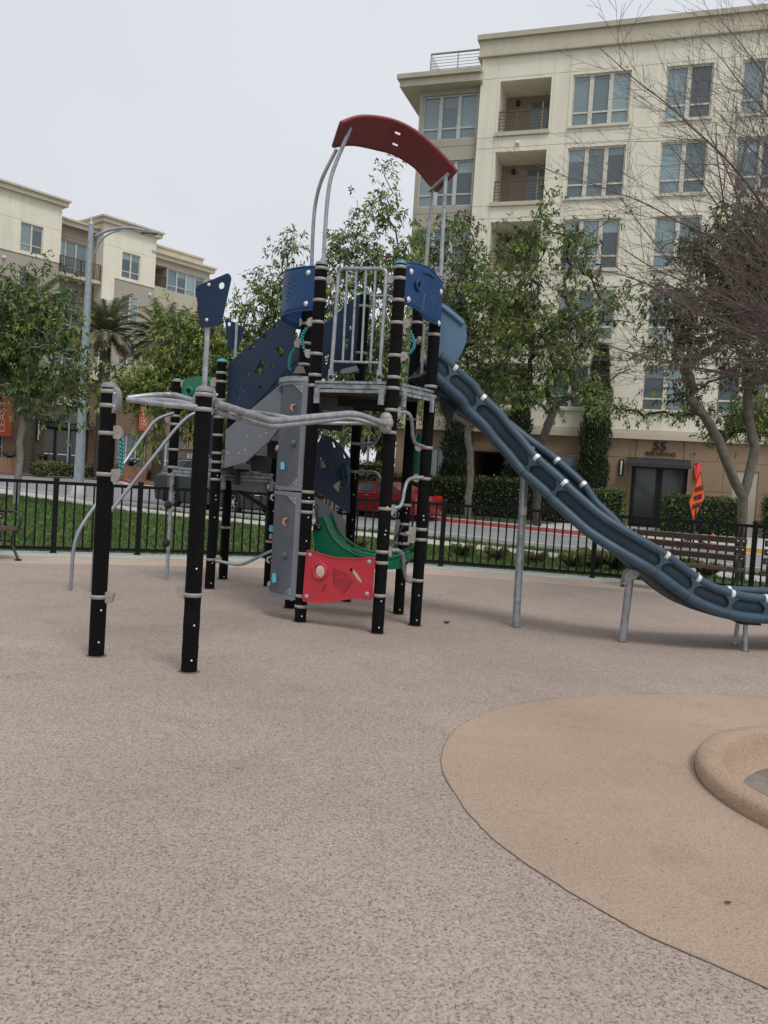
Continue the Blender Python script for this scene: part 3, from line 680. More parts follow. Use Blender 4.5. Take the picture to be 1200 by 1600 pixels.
# ================================================================ PLAY STRUCTURE
ps = root('play_structure', (-.2, 9.0, 0), 'tall climbing tower with black posts, red arched canopy, blue panels and long wavy slide', 'play structure')
PXY = {'P1': (-2.172, 6.41), 'P2': (-1.372, 6.10), 'FL': (-.785, 8.42), 'FR': (.010, 8.074), 'R': (.400, 8.63), 'BR': (.235, 9.296),
       'B': (-.392, 9.97), 'BL': (-.985, 9.22), 'L': (-1.46, 10.83), 'M1': (-2.135, 11.24), 'M2': (-2.115, 10.29), 'LT': (-2.78, 10.78)}
PR = .0605
def post(key, ztop, bands, cap, zbot=0.0, bolts=(), capdome=.035):
    x, y = PXY[key]; b = MB(); prof = [(PR * .97, zbot - (.03 if zbot == 0 else 0))]; z = zbot; rr = random.Random(key)
    while z < ztop - .11:
        e = z + .105; w = PR + rr.uniform(-.0012, .0012); prof += [(w, z + .003), (w, z + .010), (w, e - .010), (w, e - .003), (PR - .0016, e)]; z = e
    prof += [(PR, z + .004), (PR, ztop)]
    b.lathe((x, y, 0), prof, 18); b.lathe((x, y, 0), [(PR, ztop), (0, ztop)], 18)
    if zbot > 0: b.lathe((x, y, 0), [(0, zbot), (PR * .97, zbot)], 18)
    p = b.build('post', BLK, ps, (x, y, zbot))
    b = MB(); b.lathe((x, y, ztop), [(PR + .004, -.012), (PR + .004, .004), (PR * .8, .004 + capdome * .5), (PR * .4, .002 + capdome * .85), (0, capdome)], 18); b.build('post_cap', cap, p)
    for z in bands:
        if zbot + .02 < z < ztop - .01:
            b = MB(); b.lathe((x, y, z), [(PR - .002, -.0165), (PR + .0055, -.015), (PR + .0065, 0), (PR + .0055, .015), (PR - .002, .0165)], 20); b.build('band', BAND, p)
    d = Vector((-x, -y, 0)).normalized(); t = Vector((-d.y, d.x, 0))
    for i, z in enumerate(bolts):
        q = Vector((x, y, z)) + (d + t * (.35 if i % 2 else .25)).normalized() * (PR - .004)
        b = MB(); b.ball(q, .0095, 8); b.build('bolt', BOLT, p)
    if zbot == 0:
        b = MB(); b.lathe((x, y, .0045), [(PR + .020, 0), (PR + .012, .004), (PR - .01, .006)], 18); b.build('base_collar', mat('grimy_collar', (.13, .108, .095), .9, var=.4, scale=30), p)
    return p
def zs(key, *pys):
    """heights of marks on a post from their rows in the photograph"""
    x, y = PXY[key]; out = []
    for py in pys:
        lo, hi = -.2, 4.5
        for _ in range(24):
            m = (lo + hi) / 2; d = Vector((x, y, m)) - CAM0; row = 800 - FPX * d.dot(Uv) / d.dot(Fv)
            if row > py: lo = m
            else: hi = m
        out.append((lo + hi) / 2)
    return out
posts = {}
posts['P1'] = post('P1', 2.10, zs('P1', 612, 634, 677, 741, 932), CAPG, bolts=[.12, .37])
posts['P2'] = post('P2', 2.09, zs('P2', 617, 640, 929), CAPG, bolts=[.10, .36, .78])
posts['FL'] = post('FL', 3.63, zs('FL', 420, 437, 470, 504, 553.5, 586.5, 603, 768.7, 784, 800, 865, 930.6, 947), CAPG, bolts=[.07, .72, .84, 1.08, 1.28, 1.24])
posts['FR'] = post('FR', 3.60, zs('FR', 418.5, 436, 470, 505, 556, 590, 607, 641, 676, 795, 862, 879, 930), TEAL, bolts=[.07, .33, .80, 1.02, .98, 1.25])
posts['R'] = post('R', 3.42, zs('R', 523.5, 604.5, 620, 700, 748, 827, 843, 906.5), CAPG, bolts=[.07, .33, .92, 1.12, 1.16])
posts['BR'] = post('BR', 3.55, zs('BR', 505, 534, 655, 789, 819, 834, 849), CAPG, bolts=[.06, .35, 1.15, 1.2, .9])
posts['B'] = post('B', 3.69, zs('B', 479, 552, 693.5, 737), TEAL, bolts=[.06, 1.0, 1.3, 1.5, 1.54, .8])
posts['BL'] = post('BL', 3.62, zs('BL', 507, 537, 570), CAPG, bolts=[.1])
posts['L'] = post('L', 1.85, zs('L', 755, 846), CAPG, bolts=[.07, .35, 1.0, 1.25, 1.2])
posts['M1'] = post('M1', 2.25, zs('M1', 824), CAPG, bolts=[.04])
posts['M2'] = post('M2', 2.83, zs('M2', 583, 596.5, 625, 652, 680, 708, 722, 735.5, 749, 874), TEAL, bolts=[.08, .33, .9, 1.12, 1.17, 1.42])
posts['LT'] = post('LT', 2.60, zs('LT', 596, 636.5, 650, 663, 702.5, 730, 742), CAPG, zbot=1.36)
def clamp(key, py, side, size=.055, kind='d'):
    """cast fitting beside a post; side = horizontal direction it sticks out to"""
    x, y = PXY[key]; z = zs(key, py)[0]; s = Vector((side[0], side[1], 0)).normalized(); t = Vector((-s.y, s.x, 0))
    c = Vector((x, y, z)) + s * (PR + .002); b = MB()
    if kind == 'd':      # rounded nose up
        out = [c + s * (-.01) - Vector((0, 0, size * .9)), c + s * size * 1.05 - Vector((0, 0, size * .9)), c + s * size * 1.15 + Vector((0, 0, size * .1)), c + s * size * .85 + Vector((0, 0, size * .7)), c + s * size * .3 + Vector((0, 0, size)), c - s * .01 + Vector((0, 0, size * .9))]
    elif kind == 'u':    # cup, rounded below
        out = [c - s * .01 + Vector((0, 0, size * .8)), c + s * size * 1.15 + Vector((0, 0, size * .8)), c + s * size * 1.1 - Vector((0, 0, size * .2)), c + s * size * .75 - Vector((0, 0, size * .85)), c + s * size * .2 - Vector((0, 0, size)), c - s * .01 - Vector((0, 0, size * .8))]
    else:
        out = [c + s * (size * .55 + size * .75 * math.cos(a)) + Vector((0, 0, size * .85 * math.sin(a))) for a in [i * math.pi / 6 for i in range(12)]]
    if kind != 'o': out = rnd_poly(out, .02, 2)
    w = size * .38
    b.plate([p - t * w for p in out], (), t * (2 * w)); b.ball(c + s * size * .5 - t * (w + .002), .007, 6, 0)
    return b.build('clamp', CAST, ps), c + s * size * .9
def rope(a, b_, sag=.04, r=.011):
    """braided rope of beads"""
    a = Vector(a); b_ = Vector(b_); n = 14; P = []
    for i in range(n + 1):
        t = i / n; P.append(a.lerp(b_, t) + Vector((0, 0, -sag * 4 * t * (1 - t) * .3)) + Vector((sag * math.sin(math.pi * t), 0, 0)))
    m = MB(); m.tube(P, r * .8, 8); 
    o = m.build('rope', ROPED, ps)
    m = MB()
    for i in range(n * 2):
        t = (i + .5) / (n * 2); p = a.lerp(b_, t) + Vector((sag * math.sin(math.pi * t), 0, -sag * 1.2 * t * (1 - t)))
        an = i * 2.1; m.ball(p + Vector((math.cos(an), math.sin(an), 0)) * r * .75, r * .85, 8)
    m.build('rope_strand', ROPE, o)
RT = (1, -.1); LT_ = (-1, .1)
_, c1 = clamp('P1', 675, RT, .055, 'd'); _, c2 = clamp('P1', 741, RT, .058, 'u'); rope(c1 - Vector((0, 0, .05)), c2 + Vector((0, 0, .0)), .012, .014)
clamp('P1', 931, RT, .052, 'u'); clamp('P2', 926, LT_, .052, 'u')
_, c1 = clamp('FL', 504, LT_, .048, 'd'); _, c2 = clamp('FL', 553, LT_, .05, 'u'); rope(c1 - Vector((0, 0, .05)), c2, -.05, .013)
_, c1 = clamp('BL', 505, (-1, -.35), .055, 'o'); _, c2 = clamp('BL', 537, LT_, .055, 'd'); rope(c2 - Vector((0, 0, .05)), Vector(c2) + Vector((-.05, 0, -.30)), -.03, .013)
_, c1 = clamp('FR', 505, RT, .05, 'd'); _, c2 = clamp('FR', 556, RT, .05, 'u'); rope(c1 + Vector((.02, .05, -.06)), c2 + Vector((.02, .05, .03)), .05, .013)
clamp('BR', 505, LT_, .055, 'o'); clamp('BR', 534, (.4, -1), .055, 'o')
clamp('FL', 437, RT, .05, 'o'); clamp('FR', 437, LT_, .05, 'o'); clamp('B', 463, RT, .055, 'd')
clamp('M2', 874, RT, .055, 'o'); clamp('LT', 655, LT_, .06, 'd'); clamp('LT', 600, RT, .07, 'o'); clamp('M2', 598, LT_, .06, 'd')

# round plates and the three wavy tubes of the overhead ladder
def endplate(key, py, side, r=.08):
    x, y = PXY[key]; z = zs(key, py)[0]; s = Vector((side[0], side[1], 0)).normalized(); c = Vector((x, y, z)) + s * (PR - .01)
    t = Vector((-s.y, s.x, 0)); b = MB(); out = [c - t * .026 + s * (max(0, r * .68 * math.cos(a))) + Vector((0, 0, r * 1.3 * math.sin(a))) for a in [-math.pi / 2 + math.pi * i / 12 for i in range(13)]]
    b.plate(out, (), t * .052); o = b.build('ladder_end_plate', mat('plate_grey', (.30, .30, .32), .5, metal=.2), ps)
    for dz in (-.05, .05):
        m = MB(); m.ball(c + s * r * .45 - t * .043 + Vector((0, 0, dz)), .009, 8); m.build('bolt', BOLT, o)
    return c + s * r * .35
d12 = Vector((PXY['P2'][0] - PXY['P1'][0], PXY['P2'][1] - PXY['P1'][1], 0)).normalized(); d2f = Vector((PXY['FR'][0] - PXY['P2'][0], PXY['FR'][1] - PXY['P2'][1], 0)).normalized()
endplate('P1', 625, d12); endplate('P2', 625, d2f); endplate('P2', 628, -d12, .05)
xf, yf = PXY['FR']; zf = zs('FR', 662)[0]
m = MB(); cc = Vector((xf, yf, zf)) - d2f * .02 + Vector((-.03, -.062, 0)); m.lathe(cc, [(0, .055), (.045, .052), (.068, .035), (.075, 0), (.068, -.02), (0, -.025)], 20, ax=(-.55, -.83, 0)); m.lathe(cc + Vector((0, 0, .045)), [(0, .055), (.05, .045), (.058, 0), (.05, -.02)], 18, ax=(-.55, -.83, 0)); m.lathe(cc - Vector((0, 0, .045)), [(0, .055), (.05, .045), (.058, 0), (.05, -.02)], 18, ax=(-.55, -.83, 0))
m.build('ladder_end_plate', CAST, ps)
def wave(pts, r=.0235):
    m = MB(); m.tube(rnd_corner(pts, .12, 6), r, 12); m.build('ladder_tube', GALVW, ps)
wave([at(200, 622, 6.38), at(232, 618, 6.45), at(270, 616, 6.62), at(312, 629, 6.2)], .021)
wave([at(200, 626, 6.36), at(240, 625, 6.35), at(275, 627, 6.28), at(312, 636, 6.14)], .021)
wave([at(200, 624, 6.36), at(240, 630, 6.2), at(275, 634, 6.08), at(312, 636, 6.07)], .021)
wave([at(338, 630, 6.12), at(424, 658, 6.8), at(554, 645.5, 7.6), at(607, 664, 7.98)], .0295)
wave([at(338, 644, 6.16), at(422, 667.5, 7.0), at(550, 653, 8.0), at(598, 666, 8.05)], .021)
wave([at(338, 636, 6.2), at(372, 641, 7.3), at(426, 648, 7.9), at(500, 661, 8.2), at(578, 661.5, 8.3), at(604, 668, 8.05)], .019)

# pair of inclined rails at the left
for pts in ([(110, 923, 9.46), (116, 838, 9.46), (200, 715, 10.0), (243, 655, 10.55), (272, 645, 10.74)],
            [(143, 926, 9.47), (150, 828, 9.5), (276, 668, 10.05), (300, 645, 10.15), (340, 640, 10.27)]):
    P = [at(*p) for p in pts]; P[0].z = -.03
    m = MB(); m.tube(rnd_corner(P, .22, 6), .021, 12); m.build('inclined_rail', ALUM, ps)
# thin pole with two balls under the left post
x, y = PXY['LT']; m = MB(); m.tube([(x, y, -.03), (x, y, 1.37)], .024, 12); tp = m.build('thin_pole', GALV, ps)
for py in (789, 848):
    z = zs('LT', py)[0]; m = MB(); m.ball((x - .03, y - .02, z), .055, 12); m.build('pole_ball', DARK, tp)
# low footbar
m = MB(); m.tube(rnd_corner([at(338, 876, 10.2), at(376, 884, 10.2), at(440, 853, 10.7)], .1, 4), .019, 10); m.build('foot_bar', GALV, ps)
# pennant panels on poles
def pennant(poly, hole, hr, bolts_, Y, pole, th=.018):
    out = rnd_poly([at(px, py, Y) for px, py in poly], .03, 3)
    hc = at(hole[0], hole[1], Y); h = [hc + Vector((math.cos(a) * hr * .8, 0, math.sin(a) * hr)) for a in [i * math.pi / 8 for i in range(16)]]
    m = MB(); m.plate(out, [h], (0, th, 0)); o = m.build('pennant_panel', NAVY, ps)
    for px, py in bolts_: m = MB(); m.ball(at(px, py, Y), .014, 8); m.build('bolt', BOLT, o)
    m = MB(); m.tube(pole, .019, 10); m.build('pennant_pole', GALV, ps)
x, y = PXY['P2']; pennant([(305, 448), (357, 426), (361.5, 433), (345, 508.5), (318, 511), (312, 507)], (346, 446), .026, [(326.5, 445), (323, 500)], 6.06, [(x, y, 2.07), (x, y + .0, zat(329, 437, 6.1))])
x, y = PXY['M1']; pennant([(351.5, 497.5), (368, 504), (382, 513), (373, 543), (366, 546), (356, 543.5)], (358.5, 506), .03, [(370, 509), (369, 541)], 11.27, [(x, y, 2.2), (x, y - .03, zat(368, 503, 11.2))])

# decks
def deck(keys, z, th=.05):
    P = [Vector((*PXY[k], z)) for k in keys]; m = MB(); m.plate(P, (), (0, 0, -th)); return m.build('deck', DECK, ps)
dz = 2.435; deck(['FL', 'FR', 'R', 'BR', 'B', 'BL'], dz); dm = 1.47; deck(['LT', 'M2', 'L', 'M1'], dm)
def fascia(k0, k1, z, hh=.075, off=.0, name='deck_edge', inset=.05, mm=FASC):
    a = Vector((*PXY[k0], 0)); b_ = Vector((*PXY[k1], 0)); d = (b_ - a).normalized(); nn = Vector((d.y, -d.x, 0)); a += d * inset + nn * off; b_ -= d * inset - nn * off
    m = MB()
    for zc, hz, pr in ((z - .012, .024, .012), (z - .052, .040, .0), (z - .098, .030, .008)):
        m.obox((a + b_) / 2 + Vector((0, 0, zc)) + nn * pr, (b_ - a) / 2, nn * .014, Vector((0, 0, hz / 2)))
    o = m.build(name, mm, ps); 
    for q in (a + d * .03, b_ - d * .03):
        m = MB(); m.obox(q + Vector((0, 0, z - .15)) + nn * .03, d * .028, nn * .01, Vector((0, 0, .075))); m.build('bracket_foot', mm, o)
    return a, b_, d, nn
fascia('FL', 'FR', dz + .02, off=.055); fascia('FR', 'R', dz + .02, off=.05); fascia('M2', 'L', dm + .01, off=.03); fascia('LT', 'M2', dm + .02, off=.03); fascia('BL', 'FL', dz + .01)
# plates under the decks
m = MB(); o = (PXY['M2'], (Vector(PXY['L']) - Vector(PXY['M2'])))
m.plate([on(*o, px, py, -.02) for px, py in ((361, 744), (418, 748), (417, 770), (362, 765))], (), (0, .03, 0)); m.build('under_deck_panel', BEIG, ps)
m = MB(); m.plate([at(px, py, 9.3) for px, py in ((500, 612), (552, 612), (552, 645), (500, 640))], (), (0, .03, 0)); m.build('under_deck_panel', PLATE, ps)
m = MB(); m.bar(at(366, 762, 10.7), at(425, 800, 10.9), .05); m.build('deck_brace', DARK, ps)
m = MB(); m.obox((-.25, 9.1, dz - .11), Vector((.33, 0, 0)), Vector((0, .03, 0)), Vector((0, 0, .045))); m.obox((-.25, 9.5, dz - .11), Vector((.3, 0, 0)), Vector((0, .03, 0)), Vector((0, 0, .045))); m.build('deck_joist', DARK, ps)

# steps between the two decks with perforated blue sides
sA = (PXY['M2'], (PXY['BL'][0] - PXY['M2'][0], PXY['BL'][1] - PXY['M2'][1])); sB = (PXY['M1'], (PXY['B'][0] - PXY['M1'][0], PXY['B'][1] - PXY['M1'][1]))
def circ(px, py, rx, ry, n=12): return [(px + rx * math.cos(2 * math.pi * i / n), py + ry * math.sin(2 * math.pi * i / n)) for i in range(n)]
nearo = [(358, 566), (444, 494), (472, 476), (475, 552), (470, 557), (455, 570), (398, 632), (388, 640), (372, 638), (355, 629)]
holes = [[(428.8, 544), (442, 541), (443, 553), (437, 564)], [(408, 562), (412, 565), (411.5, 584.5), (397, 582)], circ(425.5, 572, 2.6, 4), circ(387, 586, 2.6, 3.6), circ(407, 606, 2.6, 3.6),
         [(370, 563), (378, 554.5), (379, 558), (373, 564.5)], [(388, 546), (396.5, 538), (397.5, 541.5), (390, 548.5)], [(408, 529), (414, 521), (416, 525), (410, 531)], [(425, 514), (433, 505), (433.5, 510), (427, 516)],
         [(461, 514), (470, 515), (465, 531), (457.5, 525)], [(368, 610), (371, 608), (375, 624), (372, 625)], [(372, 604), (374, 603), (384, 613), (382, 614)]]
m = MB(); m.plate([on(*sA, px, py, .04) for px, py in nearo], [[on(*sA, px, py, .04) for px, py in h] for h in holes], (0.013, .014, 0)); m.build('perforated_panel', NAVY, ps)
faro = [(557, 463), (566, 462), (562, 572), (524, 579), (470, 612), (425, 652), (384, 652), (384, 612)]
fh = [[(534, 541), (542, 524), (546, 530), (541, 548), (536, 546)], circ(547, 512, 2.5, 4), [(506, 556), (514, 551), (512, 566), (508, 573)], [(533, 491), (537, 487), (537, 492), (534, 494)], circ(551, 500, 1.5, 2)]
m = MB(); m.plate([on(*sB, px, py, .0) for px, py in faro], [[on(*sB, px, py, .0) for px, py in h] for h in fh], (0.013, .014, 0)); pf = m.build('perforated_panel', NAVY, ps)
m = MB(); m.plate([on(*sB, px, py, -.0) for px, py in ((559, 462), (568, 461), (563, 575), (553, 575))], (), (-.02, -.03, 0)); m.build('panel_stiffener', NAVY, pf)
for px, py in ((560.5, 478), (556, 550)): m = MB(); m.ball(on(*sB, px, py, -.03), .014, 8); m.build('bolt', DARK, pf)
strg = [(352.5, 672), (446, 594), (446, 655), (420, 689), (384, 721.5), (351, 731)]
m = MB(); m.plate([on(*sA, px, py, .0) for px, py in strg], (), (.016, .017, 0)); st = m.build('step_stringer', PLATE, ps)
for px, py in ((387, 681), (406, 682.5), (416, 677), (383, 703), (373.5, 708.5), (355.5, 707.5)): m = MB(); m.ball(on(*sA, px, py, -.004), .010, 8); m.build('bolt', BOLT, st)
m = MB(); m.plate([on(*sB, px, py, .0) for px, py in ((385, 700), (470, 615), (470, 660), (430, 700), (400, 730))], (), (.016, .017, 0)); m.build('step_stringer', PLATE, ps)
for i in range(5):
    t = (i + .6) / 5.3; a = Vector((*PXY['M2'], 0)).lerp(Vector((*PXY['BL'], 0)), t); c = Vector((*PXY['M1'], 0)).lerp(Vector((*PXY['B'], 0)), t); z = dm - .08 + (dz - dm) * t
    m = MB(); u_ = (c - a) / 2 * .80; v_ = Vector((-u_.y, u_.x, 0)).normalized() * .13; m.obox((a + c) / 2 + Vector((0, 0, z)), u_, v_, Vector((0, 0, .02))); m.obox((a + c) / 2 + Vector((0, 0, z - .10)) - v_ * .95, u_, v_ * .08, Vector((0, 0, .08))); m.build('step_tread', DARK, ps)
# small grey cover plates on the deck
m = MB(); m.plate([at(*p, 9.3) for p in ((533, 577), (557, 571), (561, 579), (545, 583), (537, 583))], (), (0, .2, 0)); m.build('threshold_plate', PLATE, ps)
m = MB(); m.plate([at(*p, 9.0) for p in ((458, 583), (464, 572), (473, 572), (477, 583))], (), (0, .1, 0)); m.build('threshold_plate', BEIG, ps)

# railing gate between the two front posts
gA = (PXY['FL'], (PXY['FR'][0] - PXY['FL'][0], PXY['FR'][1] - PXY['FL'][1]))
G_ = lambda px, py, o=-.05: on(*gA, px, py, o)
m = MB(); m.tube(rnd_corner([G_(517, 588), G_(530, 419.5), G_(604.5, 420), G_(593, 590)], .07, 6), .0195, 12); gate = m.build('railing', GALV, ps)
m = MB(); m.tube([G_(519.5, 565), G_(593.5, 567)], .013, 10); m.build('rail', GALV, gate)
for (a, c) in ((542.5, 535.5), (557, 549.5), (572, 564.5), (587, 579)):
    m = MB(); m.tube([G_(a, 423), G_(c, 565)], .0125, 10); m.build('baluster', GALV, gate)
for px in (516.5, 592.5):
    m = MB(); m.lathe(G_(px, 589, -.075), [(0, .012), (.016, .010), (.02, 0)], 12, ax=(-.4, -.9, 0)); m.build('bolt', DARK, gate)
    m = MB(); m.bar(G_(px + .6, 577, -.062), G_(px - .2, 597, -.062), .05, .014, up=(-.4, -.9, 0)); m.build('flange', GALV, gate)
# hoop rail at the back
m = MB(); m.tube(rnd_corner([at(580, 463, 9.9), at(598, 462.5, 9.75), at(616, 463, 9.6), at(611, 585, 9.6)], .08, 6), .016, 10); m.build('hoop_rail', GALV, ps)
m = MB(); m.tube([at(586, 466, 9.88), at(578, 582, 9.88)], .012, 8); m.build('hoop_rail', GALV, ps)

# curved blue panels with pierced dots
def curved_panel(k0, k1, bulge, top, bot, dots=None, knobs=True, name='blue_panel', n=18, out=.0, th=.016):
    a = Vector((*PXY[k0], 0)); c = Vector((*PXY[k1], 0)); d = c - a; nn = Vector((d.y, -d.x, 0)).normalized()
    if nn.dot(a - Vector((-.2, 9.1, 0))) < 0: nn = -nn
    def P(t, z, o=0): 
        q = a + d * t; return q + nn * (out + bulge * math.sin(math.pi * t) ** .8 + o) + Vector((0, 0, z))
    m = MB(); vs = []; rows = 10
    for o in (0, -th):
        for i in range(n + 1):
            t = i / n
            for j in range(rows + 1): vs.append(P(t, bot(t) + (top(t) - bot(t)) * j / rows, o))
    K = (n + 1) * (rows + 1); fs = []
    for i in range(n):
        for j in range(rows):
            q = i * (rows + 1) + j; fs.append((q, q + rows + 1, q + rows + 2, q + 1)); fs.append((K + q, K + q + 1, K + q + rows + 2, K + q + rows + 1))
    for i in range(n):
        q = i * (rows + 1); fs.append((q, K + q, K + q + rows + 1, q + rows + 1)); q += rows; fs.append((q, q + rows + 1, K + q + rows + 1, K + q))
    for q0 in (0, n * (rows + 1)):
        for j in range(rows): fs.append((q0 + j, q0 + j + 1, K + q0 + j + 1, K + q0 + j))
    m.add(vs, fs, 0, True); o = m.build(name, BLUE, ps)
    m = MB(); m.tube([P(i / n, top(i / n), -th / 2) for i in range(n + 1)], .012, 8); m.build('rolled_edge', BLUE, o); m = MB(); m.tube([P(i / n, bot(i / n), -th / 2) for i in range(n + 1)], .012, 8); m.build('rolled_edge', BLUE, o)
    return o, P, nn
pl, Pf, nn = curved_panel('FL', 'BL', .27, lambda t: 3.60 + .0 * t, lambda t: 3.17 - .06 * t, out=.06)
rk = random.Random(3)
for t, z in ((.055, 3.54), (.06, 3.23)):
    m = MB(); m.lathe(Pf(t, z, .0), [(0, .014), (.018, .012), (.028, 0)], 12, ax=(-.55, -.83, 0)); m.build('knob', BOLT, pl)
for i in range(4):
    for j in range(4):
        t = .19 + .042 * i + .012 * j; z = 3.30 + .05 * j - .03 * i + .07
        m = MB(); m.lathe(Pf(t, z, .0), [(0, .003), (.0085, .003), (.010, 0)], 8, ax=(-.9, -.4, 0)); m.build('dot', NAVY, pl)
zr = lambda t: (3.60 - .04 * t * t) + .055 * math.sin(math.pi * t)
zb_ = lambda t: 3.235 - .02 * t - .12 * max(0, t - .25) / .75
pr, Pr, nr = curved_panel('FR', 'R', .03, lambda t: 3.60 + .05 * math.sin(math.pi * min(1, t * 1.1)) - .04 * t, lambda t: 3.22 - .09 * t ** 1.3 - .05 * math.sin(math.pi * t) * (1 if t > .4 else t), out=.07, n=14)
for t, z in ((.1, 3.53), (.93, 3.46), (.08, 3.26), (.93, 3.14)):
    m = MB(); m.lathe(Pr(t, z, .0), [(0, .014), (.018, .012), (.030, 0)], 12, ax=nr); m.build('knob', BOLT, pr)
m = MB()
c = Pr(.25, 3.42, .0); tq = Vector((-nr.y, nr.x, 0))
m.tube([c + nr * .012 + tq * (.035 * math.cos(a)) + Vector((0, 0, .045 * math.sin(a))) for a in [i * math.pi / 8 for i in range(17)]], .014, 8); m.lathe(c, [(0, .002), (.035, .002)], 12, 0, ax=nr); m.build('bubble_ring', BLUE, pr)
m = MB(); m.lathe(c, [(0, .006), (.022, .005)], 12, ax=nr); m.build('peep_hole', DARK, pr)
m = MB(); m.tube([Pr(.5 + .28 * s, 3.545 + .02 * math.cos(s * 2.4), .003) for s in [-.5 + i / 8 for i in range(9)]], .008, 6); m.build('moulded_arc', NAVY, pr)
for i in range(4):
    for j in range(4):
        t = .66 + .045 * (i - j * .4); z = 3.27 + .045 * j + .028 * i; m = MB(); m.lathe(Pr(t, z, .0), [(0, .004), (.008, .003)], 6, ax=nr); m.build('dot', HOOD, pr)
m = MB()
for i in range(5): m.bar(Pr(.33 + .02 * i, 3.22 + .028 * i, .004), Pr(.43, 3.245 + .028 * i, .004), .012, .006)
m.bar(Pr(.36, 3.19, .004), Pr(.45, 3.24, .004), .008, .005); m.build('moulded_grille', HOOD, pr)

# red arched canopy
cn = [(534, 194), (553, 186.5), (570, 184), (595, 186), (620, 192.5), (645, 205), (667, 222), (690, 244), (711, 268)]
cf = [(522, 229), (540, 226.5), (560, 227.5), (585, 233), (610, 243), (632, 256), (652, 272), (668, 286), (681, 299)]
N_ = []; F_ = []
for i, (p, q) in enumerate(zip(cn, cf)):
    t = i / (len(cn) - 1); P = at(*p, 8.28 + .28 * t); d = ray(*q); Q = CAM0 + d * ((P.z - EYE) / d.z); Q.y = min(max(Q.y, P.y + .58), P.y + .78); Q = at(*q, Q.y); Q.z = P.z
    N_.append(P); F_.append(Q)
N_ = smooth_path(N_, 3); F_ = smooth_path(F_, 3); m = MB(); k = len(N_); up = []
for i in range(k):
    t = (N_[min(i + 1, k - 1)] - N_[max(i - 1, 0)]).normalized(); w = (F_[i] - N_[i]).normalized(); n_ = t.cross(w).normalized(); up.append(n_ if n_.z > 0 else -n_)
vs = []; W_ = 8
for s in (0, .022):
    for i in range(k):
        for j in range(W_ + 1): vs.append(N_[i].lerp(F_[i], j / W_) + up[i] * s)
K = k * (W_ + 1); fs = []; hset = {(13, 4), (13, 6), (11, 5)}
slots = {(12, 2), (12, 5)}
for i in range(k - 1):
    for j in range(W_):
        q = i * (W_ + 1) + j
        if (i, j) in slots:
            fs += [(q, q + 1, K + q + 1, K + q), (q + W_ + 1, q + W_ + 2, K + q + W_ + 2, K + q + W_ + 1), (q, q + W_ + 1, K + q + W_ + 1, K + q), (q + 1, q + W_ + 2, K + q + W_ + 2, K + q + 1)]; continue
        fs += [(q, q + 1, q + W_ + 2, q + W_ + 1), (K + q, K + q + W_ + 1, K + q + W_ + 2, K + q + 1)]
m.add(vs, fs, 0, True); can = m.build('canopy', REDC, ps)
m = MB(); m.tube([N_[i] + up[i] * .011 for i in range(k)], .022, 8); m.tube([F_[i] + up[i] * .011 for i in range(k)], .022, 8)
m.tube([N_[0] + up[0] * .011, F_[0] + up[0] * .011], .022, 8); m.tube([N_[-1] + up[-1] * .011, F_[-1] + up[-1] * .011], .022, 8); m.build('canopy_rim', REDC, can)
def cpole(pts):
    P = [at(*p) for p in pts]; m = MB(); m.tube(smooth_path(P, 6), .0205, 12); m.build('canopy_pole', GALV, ps)
cpole([(505, 416, 8.42), (508, 360, 8.42), (513, 300, 8.42), (522, 262, 8.42), (548, 200, 8.42)])
cpole([(487, 418, 9.2), (489, 360, 9.2), (493, 318, 9.2), (503, 280, 9.12), (526, 233, 9.05)])
cpole([(689, 432, 8.6), (692, 360, 8.6), (697, 275, 8.62)]); cpole([(665, 420, 9.28), (670, 360, 9.28), (676, 296, 9.28)])
m = MB(); m.tube([at(672, 298, 9.3), at(700, 272, 8.62)], .02, 10); m.build('canopy_crossbar', GALV, ps)

# curved grey climbing wall with holds
aF = Vector((*PXY['FL'], 0)); aB = Vector((*PXY['BL'], 0)); dB = aB - aF; nB = Vector((-dB.y, dB.x, 0)).normalized()
if nB.x > 0: nB = -nB
def CW(t, z, o=0.0):
    a = math.pi * t; return aF + dB * (.5 - .5 * math.cos(a)) + nB * (.045 + .235 * math.sin(a) ** .9 + o) + Vector((0, 0, z))
def shell(name, mm, z0, z1, t0, t1, o0, o1, par, n=20):
    m = MB(); vs = []
    for i in range(n + 1):
        t = t0 + (t1 - t0) * i / n; vs += [CW(t, z0, o1), CW(t, z1, o1), CW(t, z1, o0), CW(t, z0, o0)]
    fs = []
    for i in range(n):
        for j in range(4): q = i * 4; fs.append((q + j, q + (j + 1) % 4, q + 4 + (j + 1) % 4, q + 4 + j))
    fs += [(0, 1, 2, 3), tuple(reversed([n * 4 + j for j in range(4)]))]
    m.add(vs, fs, 0, False); return m.build(name, mm, par)
for i, (z0, z1) in enumerate(((.23, 1.32), (1.345, 2.45))):
    cwp = shell('climbing_wall_panel', CLIMB, z0, z1, 0.03, .97, -.015, 0.0, ps)
    shell('panel_frame', PLATE, z0 - .005, z0 + .035, .0, 1, -.02, .012, cwp); shell('panel_frame', PLATE, z1 - .035, z1 + .005, .0, 1, -.02, .012, cwp)
    shell('panel_frame', PLATE, z0 + .03, z1 - .03, .0, .07, -.02, .012, cwp, 4)
    for zc, sg in ((z0 + .03, 1), (z1 - .03, -1)):
        m = MB(); m.plate([CW(.05, zc, .012), CW(.20, zc, .012), CW(.13, zc + sg * .05, .012), CW(.05, zc + sg * .12, .012)], (), Vector((-.5, -.86, 0)) * .004); m.build('corner_gusset', PLATE, cwp)
        for zz in (.03, .07): m = MB(); m.ball(CW(.07, zc + sg * zz, .02), .006, 6); m.build('bolt', BOLT, cwp)
